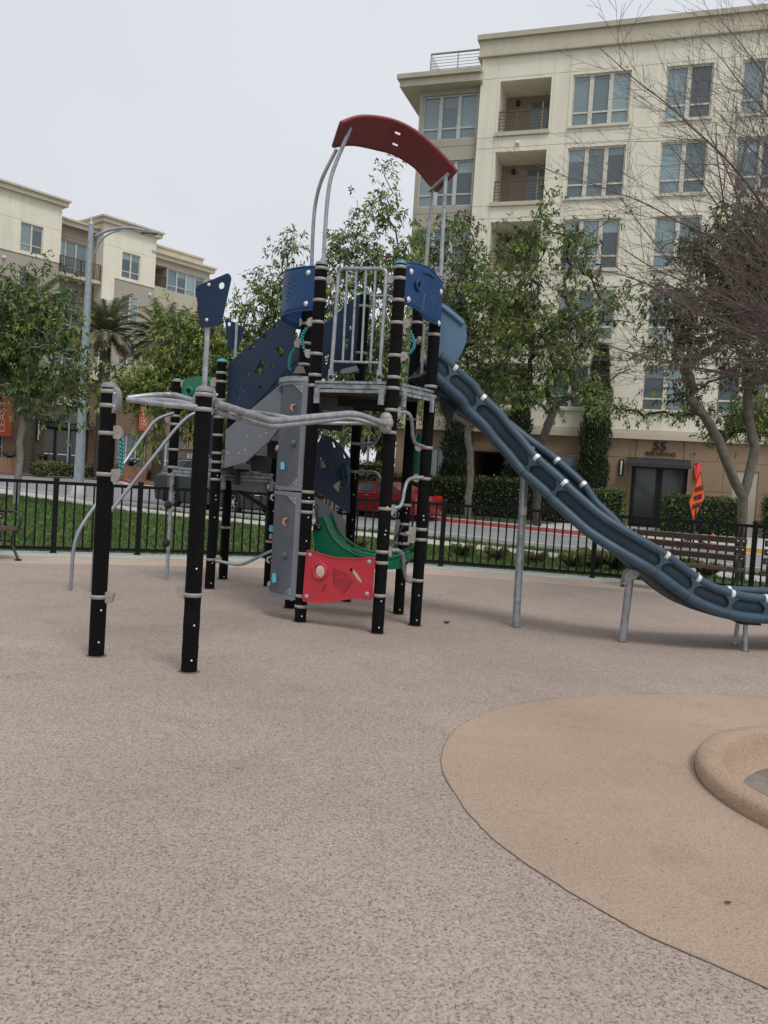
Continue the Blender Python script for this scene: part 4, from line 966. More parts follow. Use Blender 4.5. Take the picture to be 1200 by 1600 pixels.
shell('wall_top_cap', FASC, 2.45, 2.50, .0, 1, -.03, .03, ps)
def hold(px, py, c, s=1.0, sh='blob', t0=None):
    # nearest point of the curved wall on that sight line
    best = None
    for i in range(60):
        t = .08 + .5 * i / 60 if t0 is None else t0
        for o_ in (0,):
            q = CW(t, 0, .012); z = CAM0.z + ray(px, py).z * (q.y / ray(px, py).y); q.z = z; d = q - CAM0; col = 600 + FPX * d.dot(Rv) / d.dot(Fv)
            if best is None or abs(col - px) < best[0]: best = (abs(col - px), t, z)
    _, t, z = best; q = CW(t, z, .0); nn_ = (CW(t, z, .1) - CW(t, z, 0)).normalized(); m = MB(); r = .024 * s
    if sh == 'tri':
        tt = Vector((-nn_.y, nn_.x, 0)); A = [q + tt * (-.5 * r) + Vector((0, 0, r * 1.5)), q + tt * (-1.2 * r) - Vector((0, 0, r)), q + tt * 1.2 * r - Vector((0, 0, r * 1.3))]
        m.plate(A, (), nn_ * .04); m.ball(q + nn_ * .046, .007, 6)
    elif sh == 'hook':
        tt = Vector((-nn_.y, nn_.x, 0)); m.tube([q + nn_ * .0 + Vector((0, 0, r * 1.6)), q + nn_ * .035 + Vector((0, 0, r)) + tt * r * .3, q + nn_ * .045 - Vector((0, 0, r * .3)) + tt * r * .8, q + nn_ * .02 - Vector((0, 0, r * 1.3)) + tt * r * 1.6], [.010, .015, .014, .008], 8)
    else:
        m.ball(q + nn_ * .012, r, 10, 0, (1.0, 1.0, 1.35)); m.ball(q + nn_ * .02 - Vector((0, 0, r * .6)), r * .8, 8)
    m.build('hand_hold', HOLDC[c], ps)
for h in ((459, 638, 'orange', 1, 'hook'), (459, 692, 'teal', 1.15, 'blob'), (443, 728, 'cyan', 1.1, 'tri'), (447, 816, 'orange', 1.1, 'hook'), (445, 868, 'teal', 1.15, 'blob'), (430, 903, 'cyan', 1.3, 'tri'),
          (439, 610, 'teal', 1, 'tri'), (434, 700, 'grey', 1, 'blob'), (428, 778, 'grey', 1, 'hook'), (425, 826, 'cyan', 1, 'tri'), (424, 838, 'grey', 1, 'blob'), (422, 875, 'grey', 1, 'hook'), (421, 913, 'grey', 1, 'blob')): hold(*h)

# red maze panel between the front posts
rp = [(479.5, 859.5), (486, 861), (505, 867), (524, 871.6), (555, 873.6), (585, 871.6), (581, 936.5), (556, 934.5), (540, 936.5), (524, 939.5), (500, 941.5), (473, 939)]
Q_ = lambda px, py, o=-.075: on(*gA, px, py, o)
out = rnd_poly([Q_(*p) for p in rp], .02, 2)
hc = [Q_(499.8 + 7.6 * math.cos(a), 892.5 + 9.2 * math.sin(a)) for a in [i * math.pi / 10 for i in range(20)]]
sl = [Q_(*p) for p in ((546, 889), (549, 887.5), (557, 895), (563, 904), (565.5, 910), (562.5, 910.5), (556, 904), (551, 896), (546, 892))]
gN = Vector((gA[1][1], -gA[1][0], 0)).normalized()
m = MB(); m.plate(out, [hc, sl], -gN * .02); red = m.build('maze_panel', REDP, ps)
m = MB(); m.tube([p + gN * .0 for p in out + out[:1]], .007, 6); m.build('panel_rim', REDP, red)
m = MB(); m.tube([Q_(499.8 + 10 * math.cos(a), 892.5 + 12 * math.sin(a)) for a in [i * math.pi / 12 for i in range(25)]], .017, 10); m.build('moulded_ring', REDP, red)
for px, py in ((484, 867), (576.8, 877.7), (478.8, 932), (573.2, 928)):
    m = MB(); m.lathe(Q_(px, py), [(0, .013), (.012, .012), (.020, .005), (.023, 0)], 14, ax=gN); m.build('knob', mat('knob_grey', (.36, .36, .42), .5), red)
fan_c = (519, 940)
def fan(ra, an): return (528.5 + (ra - 20) * math.sin(an) * 1.0, 928 - (ra) * math.cos(an) + 0) 
m = MB()
c0 = (521.5, 888.5); quad = [(520.5, 888), (536, 893), (552.5, 908), (537, 928), (521.5, 912)]
def bil(u, v): # u across, v down
    a = Vector((521, 888.5)).lerp(Vector((551, 908)), u) + Vector((u * (1 - u) * 10, -u * (1 - u) * 10)); c = Vector((522, 914)).lerp(Vector((537.5, 927)), u) + Vector((u * (1 - u) * 4, -u * (1 - u) * 8)); return a.lerp(c, v)
for i in range(7):
    v = i / 6
    segs = [(0, .42), (.55, 1)] if i % 2 else [(0, .2), (.3, .82), (.9, 1)]
    if i in (0, 6): segs = [(0, 1)]
    for a0, a1 in segs:
        m.tube([Q_(*bil(a0 + (a1 - a0) * k / 6, v), -.078) for k in range(7)], .0035, 5)
for u, v0, v1 in ((0, 0, 1), (1, 0, 1), (.3, .17, .34), (.55, .33, .5), (.42, .5, .67), (.8, .34, .5), (.7, .66, .83), (.2, .66, .83)):
    m.tube([Q_(*bil(u, v0), -.078), Q_(*bil(u, v1), -.078)], .0035, 5)
m.build('maze_ridge', REDD, red)
m = MB(); m.tube([Q_(509.5, 913, -.076), Q_(506, 918, -.078), Q_(504.5, 924, -.076)], .008, 6); m.build('moulded_mark', REDD, red)

# lower perforated panel, grey side plate and green hammock seat
sC = (PXY['B'], (PXY['BL'][0] - PXY['B'][0], PXY['BL'][1] - PXY['B'][1]))
lo = [(503, 679.5), (521, 686.5), (533, 700), (545.5, 717.5), (545, 802), (539, 799), (516, 782), (491, 767), (493, 700)]
lh = [[(498, 712), (505, 720), (509, 729), (497, 732)], [(517, 759), (529, 750), (536, 757), (528, 771)], circ(519, 734, 2.2, 4), [(531, 705), (535, 706), (540, 716), (536, 716)], [(503, 681), (506, 683), (507, 686), (503, 686)], [(517, 691), (521, 690), (524, 699), (519, 699)], circ(495.5, 751, 2, 3), circ(535, 782, 1.4, 3)]
m = MB(); m.plate([on(*sC, px, py, .0) for px, py in lo], [[on(*sC, px, py, .0) for px, py in h] for h in lh], (.02, -.02, 0)); lp = m.build('perforated_panel', NAVY, ps)
m = MB(); c = on(*sC, 536, 735, .02); m.ball(c, .085, 14, 0, (1, .35, 1.0)); m.tube([c + Vector((.03, -.01, .04)), c + Vector((.065, -.02, -.08)), c + Vector((.05, -.02, -.22))], [.04, .025, .01], 10); m.build('moulded_bulge', mat('navy_bulge', (.03, .07, .12), .4), lp)
m = MB(); m.plate([on(*sC, px, py, .06) for px, py in ((491, 776), (512, 791), (538, 812), (539, 852), (520, 862), (495, 850))], (), (.012, .012, 0)); m.build('side_plate', PLATE, ps)
gs = ((-.66, 8.75), (.95, -.18)); S_ = lambda px, py: on(*gs, px, py)
cres = [(499, 808), (504, 807), (508, 814), (513, 828), (518, 838), (526, 847), (534, 854), (545, 861), (556, 866.5), (572, 870.5), (590, 872.5), (612, 872), (630, 866), (640, 861), (642, 870), (638, 880), (628, 888), (612, 890), (585, 889), (540, 884), (520, 877), (500, 867), (492, 852), (488.5, 838), (489, 824), (494, 813)]
m = MB(); m.plate([S_(*p) for p in cres], (), Vector((.18, .98, 0)) * .03); seat = m.build('hammock_seat', GRNP, ps)
top = [S_(*p) for p in cres[1:14]]
m = MB(); k = len(top); dd = Vector((.18, .98, 0)); vs = [p for p in top] + [p + dd * .34 for p in top]; m.add(vs, [(i, i + 1, k + i + 1, k + i) for i in range(k - 1)], 0, True)
m.tube(top, .012, 8); m.tube([p + dd * .34 + Vector((0, 0, .03)) for p in top], .014, 8); m.build('seat_sling', GRNP, seat)
for f_ in (.1, .2, .27): m = MB(); m.tube([p + dd * f_ + Vector((0, 0, .012)) for p in top[6:]], .010, 6); m.build('seat_rib', GRNP, seat)
for px, py in ((497.5, 822), (632, 876)):
    m = MB(); m.lathe(S_(px, py) + Vector((0, -.012, 0)), [(0, .02), (.035, .018), (.045, 0)], 14, ax=(-.1, -1, 0)); pv = m.build('seat_pivot', DARK, ps)
    for q in ((-.014, .012), (.016, .008), (.006, -.016)): m = MB(); m.ball(S_(px, py) + Vector((q[0], -.032, q[1])), .006, 6); m.build('bolt', BOLT, pv)
m = MB(); m.tube([S_(497, 815), S_(495.5, 806), S_(494, 798)], .011, 6); m.tube([S_(494 + 3 * math.cos(a), 793 + 5 * math.sin(a)) for a in [i * math.pi / 5 for i in range(11)]], .006, 6); m.build('seat_hanger', DARK, ps)
m = MB(); m.tube([at(628, 848, 8.9), at(636, 836, 8.85), at(644, 833, 8.8)], .012, 6); m.tube([at(616, 845, 9.1), at(622, 834, 9.1), at(629, 823, 9.2)], .012, 6); m.build('seat_hanger', DARK, ps)
m = MB(); m.bar(at(643.5, 824, 8.55), at(641.5, 848, 8.55), .045, .06); m.lathe(at(637.5, 834, 8.5), [(0, .03), (.02, .028), (.028, 0)], 12, ax=(-.9, -.4, 0)); m.build('seat_bracket', CAST, ps)
m = MB(); m.bar(at(622, 812, 9.22), at(617, 850, 9.22), .035, .05); m.build('seat_bracket', BEIG, ps)
# green bubble behind
m = MB(); m.tube([at(656, 678, 9.6), at(654, 700, 9.6), at(650, 730, 9.6), at(646, 748, 9.6)], [.03, .07, .075, .03], 14); m.build('green_tube', GRNP, ps)
# green barrier with a spyhole at the left deck
gL = (PXY['LT'], (PXY['M2'][0] - PXY['LT'][0], PXY['M2'][1] - PXY['LT'][1]))
H_ = lambda px, py, o=.0: on(*gL, px, py, o)
m = MB(); out = [H_(*p) for p in ((287, 592), (305, 588), (325, 588), (344, 591), (343, 615), (340, 642), (318, 645), (290, 640), (283, 612))]; m.plate(rnd_poly(out, .04, 3), [], (.0, .03, 0)); gb = m.build('green_barrier', GRNP, ps)
m = MB(); m.lathe(H_(296.5, 612), [(.075, 0), (.07, .03), (.045, .045), (.032, .03), (.03, 0)], 18, ax=(-.3, -.95, 0)); m.build('spyhole', GRNP, gb)
m = MB(); m.lathe(H_(296.5, 612), [(0, .01), (.03, .01)], 14, ax=(-.3, -.95, 0)); m.build('spyhole_lens', DARK, gb)
m = MB(); m.tube([H_(316, 602), H_(322, 595), H_(334, 596), H_(342, 601)], .02, 8); m.build('moulded_arc', GRNP, gb)
m = MB(); m.plate([H_(*p) for p in ((320, 645), (334, 643), (331, 715), (328, 717))], (), (0, .02, 0)); m.build('side_panel', NAVY, ps)

# S-shaped climbing bars
def sbar(pts, r=.0185):
    m = MB(); m.tube(smooth_path([at(*p) for p in pts], 6), r, 12); m.build('climbing_bar', GALV, ps)
sbar([(622, 644, 8.09), (633, 644, 8.15), (641, 650, 8.2), (644, 665, 8.27), (645, 682, 8.35), (650, 693, 8.45), (664, 698.5, 8.58)])
sbar([(661, 746, 8.58), (645, 747, 8.5), (636, 753, 8.4), (631.5, 768, 8.3), (629, 782, 8.2), (624, 792, 8.13), (612, 793.5, 8.09)])
sbar([(611, 860, 8.09), (622, 860, 8.15), (629, 867, 8.25), (630.5, 882, 8.35), (633, 898, 8.45), (638, 906.5, 8.5), (650, 906, 8.6)])
sbar([(562, 693, 9.95), (572, 694, 9.9), (583, 693, 9.8), (591, 684, 9.7), (594, 668, 9.6), (597, 655, 9.5)], .017)
sbar([(558, 737, 9.95), (572, 737.5, 9.9), (585, 738, 9.8), (592, 743, 9.7), (596, 752, 9.6)], .017)
for k, py, s in (('R', 700, (-1, -.2)), ('R', 748, (-1, -.2)), ('R', 906.5, (-1, -.2)), ('B', 693.5, RT), ('B', 737, RT)): clamp(k, py, s, .05, 'o')
for k, py in (('FR', 643), ('FR', 795), ('FR', 861)):
    x, y = PXY[k]; z = zs(k, py)[0]; m = MB(); m.box(x + PR, x + PR + .03, y - .02, y + .03, z - .045, z + .045); m.build('clamp', CAST, ps)
m = MB(); x, y = PXY['R']; z = (zs('R', 827)[0] + zs('R', 843)[0]) / 2; m.box(x - PR - .035, x - PR + .005, y - .04, y + .02, z - .075, z + .075); m.build('clamp', CAST, ps)

# ---- double-railed wavy slide
CEN = smooth_path([(.40, 8.98, 2.84), (.62, 9.04, 2.68), (.85, 9.08, 2.55), (.99, 9.07, 2.44), (1.21, 9.04, 2.27), (1.36, 9.0, 2.13), (1.55, 8.93, 1.97), (1.7, 8.84, 1.83), (1.84, 8.75, 1.71), (1.97, 8.67, 1.59), (2.07, 8.61, 1.47),
       (2.21, 8.55, 1.34), (2.38, 8.48, 1.21), (2.58, 8.44, 1.07), (2.80, 8.44, .945), (2.95, 8.45, .83), (3.10, 8.47, .735), (3.25, 8.49, .655), (3.46, 8.53, .595), (3.67, 8.57, .565), (3.87, 8.62, .56), (4.3, 8.72, .56), (4.85, 8.86, .555)], 4)
# soften the measured heights
for _ in range(5):
    CEN = [CEN[0]] + [(CEN[i - 1] + CEN[i] * 2 + CEN[i + 1]) / 4 for i in range(1, len(CEN) - 1)] + [CEN[-1]]
nC = len(CEN); NR = []; DN = []
for i in range(nC):
    t = (CEN[min(i + 1, nC - 1)] - CEN[max(i - 1, 0)]).normalized(); n_ = Vector((t.y, -t.x, 0)).normalized(); NR.append(n_); DN.append(t.cross(n_).normalized() if t.cross(n_).z < 0 else -t.cross(n_).normalized())
WS = .295
def SP(i, lat, dn): return CEN[i] + NR[i] * lat + DN[i] * dn
def ribbon(name, pa, pb, mm, par, th=None):
    m = MB(); vs = []
    for i in range(nC): vs += [SP(i, *pa), SP(i, *pb)]
    m.add(vs, [(2 * i, 2 * i + 1, 2 * i + 3, 2 * i + 2) for i in range(nC - 1)], 0, True); return m
# trough as one closed section
sec = [(WS - .005, .0), (WS - .012, .13), (WS - .05, .20), (.12, .225), (-.12, .225), (-WS + .05, .20), (-WS + .012, .13), (-WS + .005, 0), (-WS - .012, .0), (-WS - .010, .13), (-WS + .03, .235), (-.13, .262), (.13, .262), (WS - .03, .235), (WS + .010, .13), (WS + .012, .0)]
m = MB(); vs = [];
for i in range(nC): vs += [SP(i, *s) for s in sec]
k = len(sec); m.add(vs, [(i * k + j, i * k + (j + 1) % k, (i + 1) * k + (j + 1) % k, (i + 1) * k + j) for i in range(nC - 1) for j in range(k)] + [tuple(range(k)), tuple(reversed([(nC - 1) * k + j for j in range(k)]))], 0, True)
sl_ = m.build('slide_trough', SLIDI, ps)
for sgn in (1, -1):
    m = MB(); m.tube([SP(i, sgn * WS, 0) for i in range(nC)], .046, 14); m.build('slide_rail', SLID, ps)
    m = MB(); m.tube([SP(i, sgn * (WS + .002), .20) for i in range(nC)], .054, 14); m.build('slide_lower_rail', SLID, ps)
def near_i(px):
    best = min(range(nC), key=lambda i: abs((lambda d: 600 + FPX * d.dot(Rv) / d.dot(Fv))(SP(i, WS, 0) - CAM0) - px)); return best
for px in (711, 756, 841, 883, 1040, 1087, 1139, 1198):
    i = near_i(px)
    for sgn in (1, -1):
        m = MB(); q = SP(i, sgn * WS, 0); t = (CEN[min(i + 1, nC - 1)] - CEN[i - 1]).normalized(); m.tube([q - t * .02, q + t * .02], .048, 14); m.build('joint_strap', TAPE, sl_)
        # flared web between the rails below each joint
        for s2 in (1, -1):
            A = q + DN[i] * .03 + NR[i] * sgn * .012; m = MB()
            o_ = [A + t * .085, A + t * .035 + DN[i] * .035, A + t * .014 + DN[i] * .075, A + t * .03 + DN[i] * .11, A + t * .07 + DN[i] * .145, A - t * .07 + DN[i] * .145, A - t * .03 + DN[i] * .11, A - t * .014 + DN[i] * .075, A - t * .035 + DN[i] * .035, A - t * .085]
            if s2 == 1: m.plate(o_, (), NR[i] * sgn * .026); m.build('rail_web', SLID, sl_)
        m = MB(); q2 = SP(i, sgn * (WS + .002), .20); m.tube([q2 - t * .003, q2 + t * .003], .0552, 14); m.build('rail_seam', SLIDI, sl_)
# hood wings at the top
hw = [(684, 470), (693, 474), (701, 478.5), (712, 488), (725, 499.5), (728, 510), (729.5, 522), (728.5, 534), (722, 550.5), (709, 569), (700, 566), (684, 552)]
hd = ((.42, 8.74), (1, .06))
m = MB(); m.plate([on(*hd, *p) for p in rnd_poly([Vector((*q, 0)) for q in hw], 3, 2) for p in [(p.x, p.y)]] if False else [on(*hd, *p) for p in hw], (), (0, .03, 0)); hood = m.build('slide_hood', HOOD, ps)
m = MB(); m.tube([on(*hd, *p) for p in ((684, 476), (694, 482), (701, 487.5), (712, 496), (723, 506))], .03, 12); m.build('hood_roll', HOOD, hood)
m = MB(); m.plate([on((.42, 9.22), (1, .06), *p) for p in [(q[0] - 12, q[1] + 8) for q in hw]], (), (0, .03, 0)); m.build('slide_hood', HOOD, ps)
m = MB(); m.plate([at(*p) for p in ((669.5, 508, 8.85), (673.5, 508, 8.85), (670, 596, 8.85), (665, 596, 8.85))], (), (0, .03, 0)); m.build('hood_post_flange', HOOD, ps)
m = MB(); m.plate([at(*p) for p in ((661.5, 506, 9.15), (665, 506, 9.15), (660.5, 590, 9.15), (656.5, 590, 9.15))], (), (0, .03, 0)); m.build('hood_post_flange', CAST, ps)
# slide legs
def sleg(b0, px1, py1, Y1, r, hang=None, label=None):
    g = gp(*b0); t = at(px1, py1, Y1); m = MB(); m.tube([(g.x, g.y, -.03), (t.x, t.y, t.z)], r, 14); o = m.build('slide_leg', GALV, ps)
    m = MB(); m.lathe((g.x, g.y, .0045), [(r + .02, 0), (r + .012, .005), (r - .01, .007)], 14); m.build('base_collar', mat('grimy_collar', (.13, .108, .095), .9, var=.4, scale=30), o); return o
s1 = sleg((806, 980), 822, 700, 8.95, .042); m = MB(); q = at(816.5, 804, 8.95); m.tube([q, q + Vector((0, 0, .08))], .0435, 14); m.build('leg_sticker', mat('sticker', (.5, .5, .47), .5), s1)
s2 = sleg((972, 1003), 985, 898, 8.47, .040); sleg((1147, 1008), 1154, 966, 8.72, .022); sleg((1164, 1018), 1165, 968, 8.40, .024)
def bracket(pts, Y, dy=.09):
    m = MB(); m.plate([at(px, py, Y - .05) for px, py in pts], (), (0, dy + .02, 0)); m.build('leg_bracket', GALV, ps)
bracket([(973, 912), (979, 893), (984, 889), (1002, 893), (996, 903), (986, 907), (978, 914)], 8.45)
bracket([(816, 715), (822, 690), (836, 700), (830, 712), (824, 735)], 8.93)
m = MB(); q = at(1157, 970, 8.55); m.box(q.x - .1, q.x + .1, q.y - .25, q.y + .25, q.z - .0, q.z + .025); m.build('leg_bracket', DARK, ps)
m = MB(); m.plate([at(*p) for p in ((686, 610, 9.0), (712, 640, 9.0), (704, 660, 9.0), (690, 640, 9.0))], (), (0, .2, 0)); m.build('slide_underside_rib', SLIDI, ps)

# ================================================================ SUNKEN RING, FENCE, BENCHES
rc = Vector((2.86, 4.30, 0)); ring = root('splash_ring', rc, 'raised round tan rubber rim with a hollow centre set in the tan patch', 'play mound')
m = MB(); prof = [(1.060, .0), (1.064, .045), (1.060, .075), (1.046, .092), (1.02, .101), (.985, .104), (.955, .101), (.935, .090), (.918, .066), (.900, .02), (.875, -.03), (.84, -.065), (.80, -.088), (.74, -.10)]
m.lathe(rc, [(r, h + .006) for r, h in prof], 72); m.build('rim', RUBM, ring, rc)
m = MB(); m.lathe(rc, [(.81, -.078), (.76, -.084), (.60, -.090), (.3, -.093), (0, -.095)], 40); m.build('basin', mat('wet_silt', (.17, .148, .12), .8, var=.35, scale=5, fine=.2, fscale=60), ring, rc)
m = MB(); m.tube([rc + Vector((1.066 * math.cos(a), 1.066 * math.sin(a), .010)) for a in [i * 2 * math.pi / 72 for i in range(73)]], .004, 5); m.build('rim_joint', MATS['seam'], ring, rc)

def leaf_litter(name, p, mtl, label, s=.035, fold=.5, rz=0.0):
    m = MB(); vs = []; n = 7
    for i in range(n):
        t = i / (n - 1); w = s * .45 * math.sin(math.pi * t) ** .8; x = (t - .5) * 2 * s; z = .004 + s * fold * (t - .5) ** 2 * 2
        vs += [(x, -w, z + w * fold), (x, 0, z), (x, w, z + w * fold * 1.3)]
    fs = []
    for i in range(n - 1):
        for j in range(2): q = i * 3 + j; fs.append((q, q + 3, q + 4, q + 1))
    m.add([tuple(v) for v in vs], fs, 0, True); m.add([(v[0], v[1], v[2] - .0015) for v in vs], [tuple(reversed(f)) for f in fs], 0, True)
    o = m.build(name, mtl, None, (0, 0, 0)); o.location = p; o.rotation_euler = (0, 0, rz); tag(o, label, 'leaf'); return o
LB = mat('dry_leaf', (.13, .055, .03), .7); LP = mat('pale_leaf', (.5, .42, .26), .7)
leaf_litter('fallen_leaf', gp(698, 975) + Vector((0, 0, .006)), LB, 'curled dark brown fallen leaf on the taupe rubber right of the tower', .045, .8, .4)
leaf_litter('fallen_leaf', gp(1137, 1416) + Vector((0, 0, .010)), LB, 'small brown fallen leaf on the tan rubber patch', .016, .5, .1)
leaf_litter('fallen_leaf', gp(689, 932) + Vector((0, 0, .006)), LP, 'pale yellow fallen leaf lying beyond the tower posts', .03, .3, .2)
leaf_litter('fallen_leaf', Vector((2.20, 4.42, -.09)), LP, 'pale fallen leaf in the hollow of the round rim', .035, .5, .9)
leaf_litter('fallen_leaf', Vector((2.17, 4.30, -.09)), LP, 'smaller pale fallen leaf nearest the edge of the hollow', .022, .5, 2.4)

# black picket fence along the curve
fence = root('fence', FENCE[len(FENCE) // 2], 'black metal picket fence curving behind the playground', 'fence')
cum = [0]
for i in range(1, len(FENCE)): cum.append(cum[-1] + (FENCE[i] - FENCE[i - 1]).length)
def fpt(s):
    s = min(max(s, 0), cum[-1] - 1e-4)
    for i in range(1, len(cum)):
        if cum[i] >= s:
            t = (s - cum[i - 1]) / (cum[i] - cum[i - 1]); d = (FENCE[i] - FENCE[i - 1]).normalized(); return FENCE[i - 1].lerp(FENCE[i], t), d
def s_of(P): 
    best = min((( fpt(k * cum[-1] / 2000)[0] - Vector((P[0], P[1], 0))).length, k * cum[-1] / 2000) for k in range(2001)); return best[1]
FH = 1.13
known = [s_of(gp(px, py)) for px, py in ((82, 863), (214, 866), (420, 876), (688, 885), (925, 903), (1175, 930))]
pss = [known[0] - 4.2, known[0] - 2.8, known[0] - 1.4] + known + [known[-1] + 2.4, known[-1] + 4.8, known[-1] + 7.2]
pss = sorted(pss); pss.insert(0, pss[0] - 2.4); 
# long bays get a post half way
fin = [pss[0]]
for s in pss[1:]:
    if s - fin[-1] > 3.4: fin.append((s + fin[-1]) / 2)
    fin.append(s)
pick = None; fpost = None; npk = 0
for i, s in enumerate(fin):
    p, d = fpt(s)
    if fpost is None:
        m = MB(); m.box(-.040, .040, -.040, .040, 0, FH + .03); m.lathe((0, 0, FH + .03), [(.052, -.004), (.052, .014), (.03, .034), (0, .04)], 8); m.lathe((0, 0, 0), [(.07, 0), (.07, .012), (.05, .016)], 4)
        fpost = m.build('fence_post', FENC, fence, (0, 0, 0)); fpost.location = p + Vector((0, 0, .008)) - WPOS['fence']; fpost.rotation_euler = (0, 0, math.atan2(d.y, d.x))
    else: share(fpost, p + Vector((0, 0, .008)), fence, math.atan2(d.y, d.x), 'fence_post')
    if i + 1 < len(fin):
        s2 = fin[i + 1]; q, _ = fpt(s2); dd = (q - p).normalized(); Ln = (q - p).length; a = p + dd * .036; c = q - dd * .036
        for z, h in ((FH - .02, .052), (.085, .050)):
            m = MB(); m.bar(a + Vector((0, 0, z)), c + Vector((0, 0, z)), .032, h); m.build('fence_rail', FENC, fence)
        n = max(1, round(Ln / .142)); 
        for k in range(1, n):
            w = p + dd * (Ln * k / n)
            if abs(w.x) > w.y * .56 + 1.2: 
                if k % 1: continue
            z0 = .107; 
            if pick is None:
                m = MB(); m.box(-.0135, .0135, -.0135, .0135, 0, FH - .15); pick = m.build('picket', FENC, fence, (0, 0, 0)); pick.location = w + Vector((0, 0, z0)) - WPOS['fence']; pick.rotation_euler = (0, 0, math.atan2(dd.y, dd.x))
            else: share(pick, w + Vector((0, 0, z0)), fence, math.atan2(dd.y, dd.x), 'picket')
            npk += 1
print('pickets', npk)

def make_bench(loc, rz, label, W=1.85):
    r_ = root('bench', loc, label, 'bench', 'slatted benches along the fence'); r_.rotation_euler = (0, 0, rz)
    def put(m, name, mm): 
        o = m.build(name, mm, None, (0, 0, 0)); o.parent = r_; o.location = (0, 0, 0); return o
    rr = random.Random(label)
    for y, z in ((-.30, .445), (-.19, .452), (-.08, .447), (.03, .44)):      # seat
        m = MB(); m.box(-W / 2, W / 2, y - .047, y + .047, z - .018, z + .018); put(m, 'seat_slat', WOOD)
    for k, (y, z) in enumerate(((.125, .60), (.165, .74), (.205, .875))):
        m = MB(); m.obox((0, y, z), Vector((W / 2, 0, 0)), Vector((0, .016, .004)), Vector((0, -.012, .045))); s_ = put(m, 'back_slat', WOOD)
        for x in (-W / 2 + .05, -W / 2 + .13, W / 2 - .05, W / 2 - .13):
            m = MB(); m.lathe((x, y - .017, z), [(0, .006), (.011, .005), (.013, 0)], 8, ax=(0, -1, .2)); o = m.build('bolt', BOLT, None, (0, 0, 0)); o.parent = s_; o.location = (0, 0, 0)
    for x in (-W / 2 + .09, W / 2 - .09):
        m = MB(); m.tube(smooth_path([(x, -.36, .012), (x, -.30, .10), (x, -.20, .26), (x, -.27, .42)], 4), .019, 8); m.tube(smooth_path([(x, .26, .012), (x, .18, .12), (x, .07, .25), (x, .07, .42)], 4), .019, 8)
        m.tube([(x, -.33, .42), (x, .08, .42)], .02, 8); m.tube([(x, .06, .40), (x, .14, .60), (x, .23, .93)], .020, 8); m.tube([(x, -.2, .26), (x, .07, .25)], .014, 8)
        m.box(x - .03, x + .03, -.40, -.32, 0, .018); m.box(x - .03, x + .03, .22, .30, 0, .018); fr = put(m, 'bench_frame', IRON)
        m = MB(); m.tube(smooth_path([(x, -.31, .43), (x, -.38, .53), (x, -.36, .63), (x, -.24, .69), (x, -.05, .68), (x, .10, .68), (x, .17, .70)], 5), .018, 8); put(m, 'arm_rest', IRON)
    return r_
bd = math.atan2(-.46, .88)
make_bench((4.86, 13.36, .006), bd, 'wooden slatted bench in front of the fence beyond the end of the slide')
make_bench((6.70, 12.32, .006), bd, 'wooden slatted bench cut off by the right edge of the photo')
make_bench((-5.88, 11.25, .006), R(62), 'bench with curved black iron arm cut off by the left edge', 1.8)

# ================================================================ STREET THINGS
g = gp(122, 775); lamp = root('street_lamp', (g.x, g.y, .012), 'tall grey steel street lamp with a long curved arm on the left lawn edge', 'street lamp')
def lz(px, py): return at(px, py, g.y)
top = lz(147, 352); m = MB(); m.tube([(g.x, g.y, 0), (g.x, g.y, 3), (g.x, g.y, top.z)], [.20, .165, .095], 14); m.build('lamp_pole', LPOLE, lamp)
m = MB(); m.lathe((g.x, g.y, top.z), [(.1, 0), (.09, .08), (.03, .15), (.02, .3), (0, .34)], 12); m.build('pole_cap', LPOLE, lamp)
m = MB(); m.lathe((g.x, g.y, .01), [(.34, 0), (.34, .12), (.26, .16), (.22, .45), (0, .46)], 14); m.build('pole_base', CONC, lamp)
m = MB(); m.tube(smooth_path([lz(149, 369), lz(170, 360), (lz(200, 356)), lz(226, 360)], 6), .05, 10); m.tube(smooth_path([lz(147, 397), lz(157, 377), lz(172, 365), lz(190, 359)], 6), .035, 8); arm = m.build('lamp_arm', LPOLE, lamp)
m = MB(); q = lz(233, 364); m.ball(q, .30, 14, 0, (1.15, .5, .34)); m.build('lamp_head', mat('lamp_head_grey', (.16, .18, .19), .5), lamp)
m = MB(); m.ball(q - Vector((0, 0, .06)), .22, 12, 0, (1, .5, .3)); m.build('lamp_lens', LAMPE, lamp)
for (p0, p1, lab) in (((105, 727), (112, 641), 'thin grey metal pole before the leasing entrance'), ((573, 742), (583, 640), 'thin pale metal pole behind the tower posts')):
    Yp = 57 if p0[0] < 200 else 41; a = at(*p0, Yp); t = at(*p1, Yp); a.z = .13
    m = MB(); m.tube([a, (a.x, a.y, t.z)], .06, 8); o = m.build('sign_pole', LPOLE); tag(o, lab, 'pole')
# directional kiosk behind the red car
a = at(592, 790, 36.5); m = MB(); r_ = root('direction_sign', (a.x, a.y, .13), 'beige two tone post sign with a white arrow behind the red car', 'sign')
w = .58
m.box(a.x - w, a.x - w + .38, a.y - .2, a.y + .2, .13, 1.95); m.build('sign_post', CREAM2, r_)
m = MB(); m.box(a.x - w + .383, a.x + w, a.y - .15, a.y + .15, .13, 1.98); pn = m.build('sign_panel', mat('taupe_sign', (.14, .12, .10), .7), r_)
m = MB(); X = a.x + .12; Yy = a.y - .155
m.plate([(X - .03, Yy, .95), (X + .03, Yy, .95), (X + .03, Yy, 1.18), (X + .10, Yy, 1.12), (X + .10, Yy, 1.2), (X, Yy, 1.32), (X - .10, Yy, 1.2), (X - .10, Yy, 1.12), (X - .03, Yy, 1.18)], (), (0, -.01, 0)); m.build('arrow', LETL, pn)
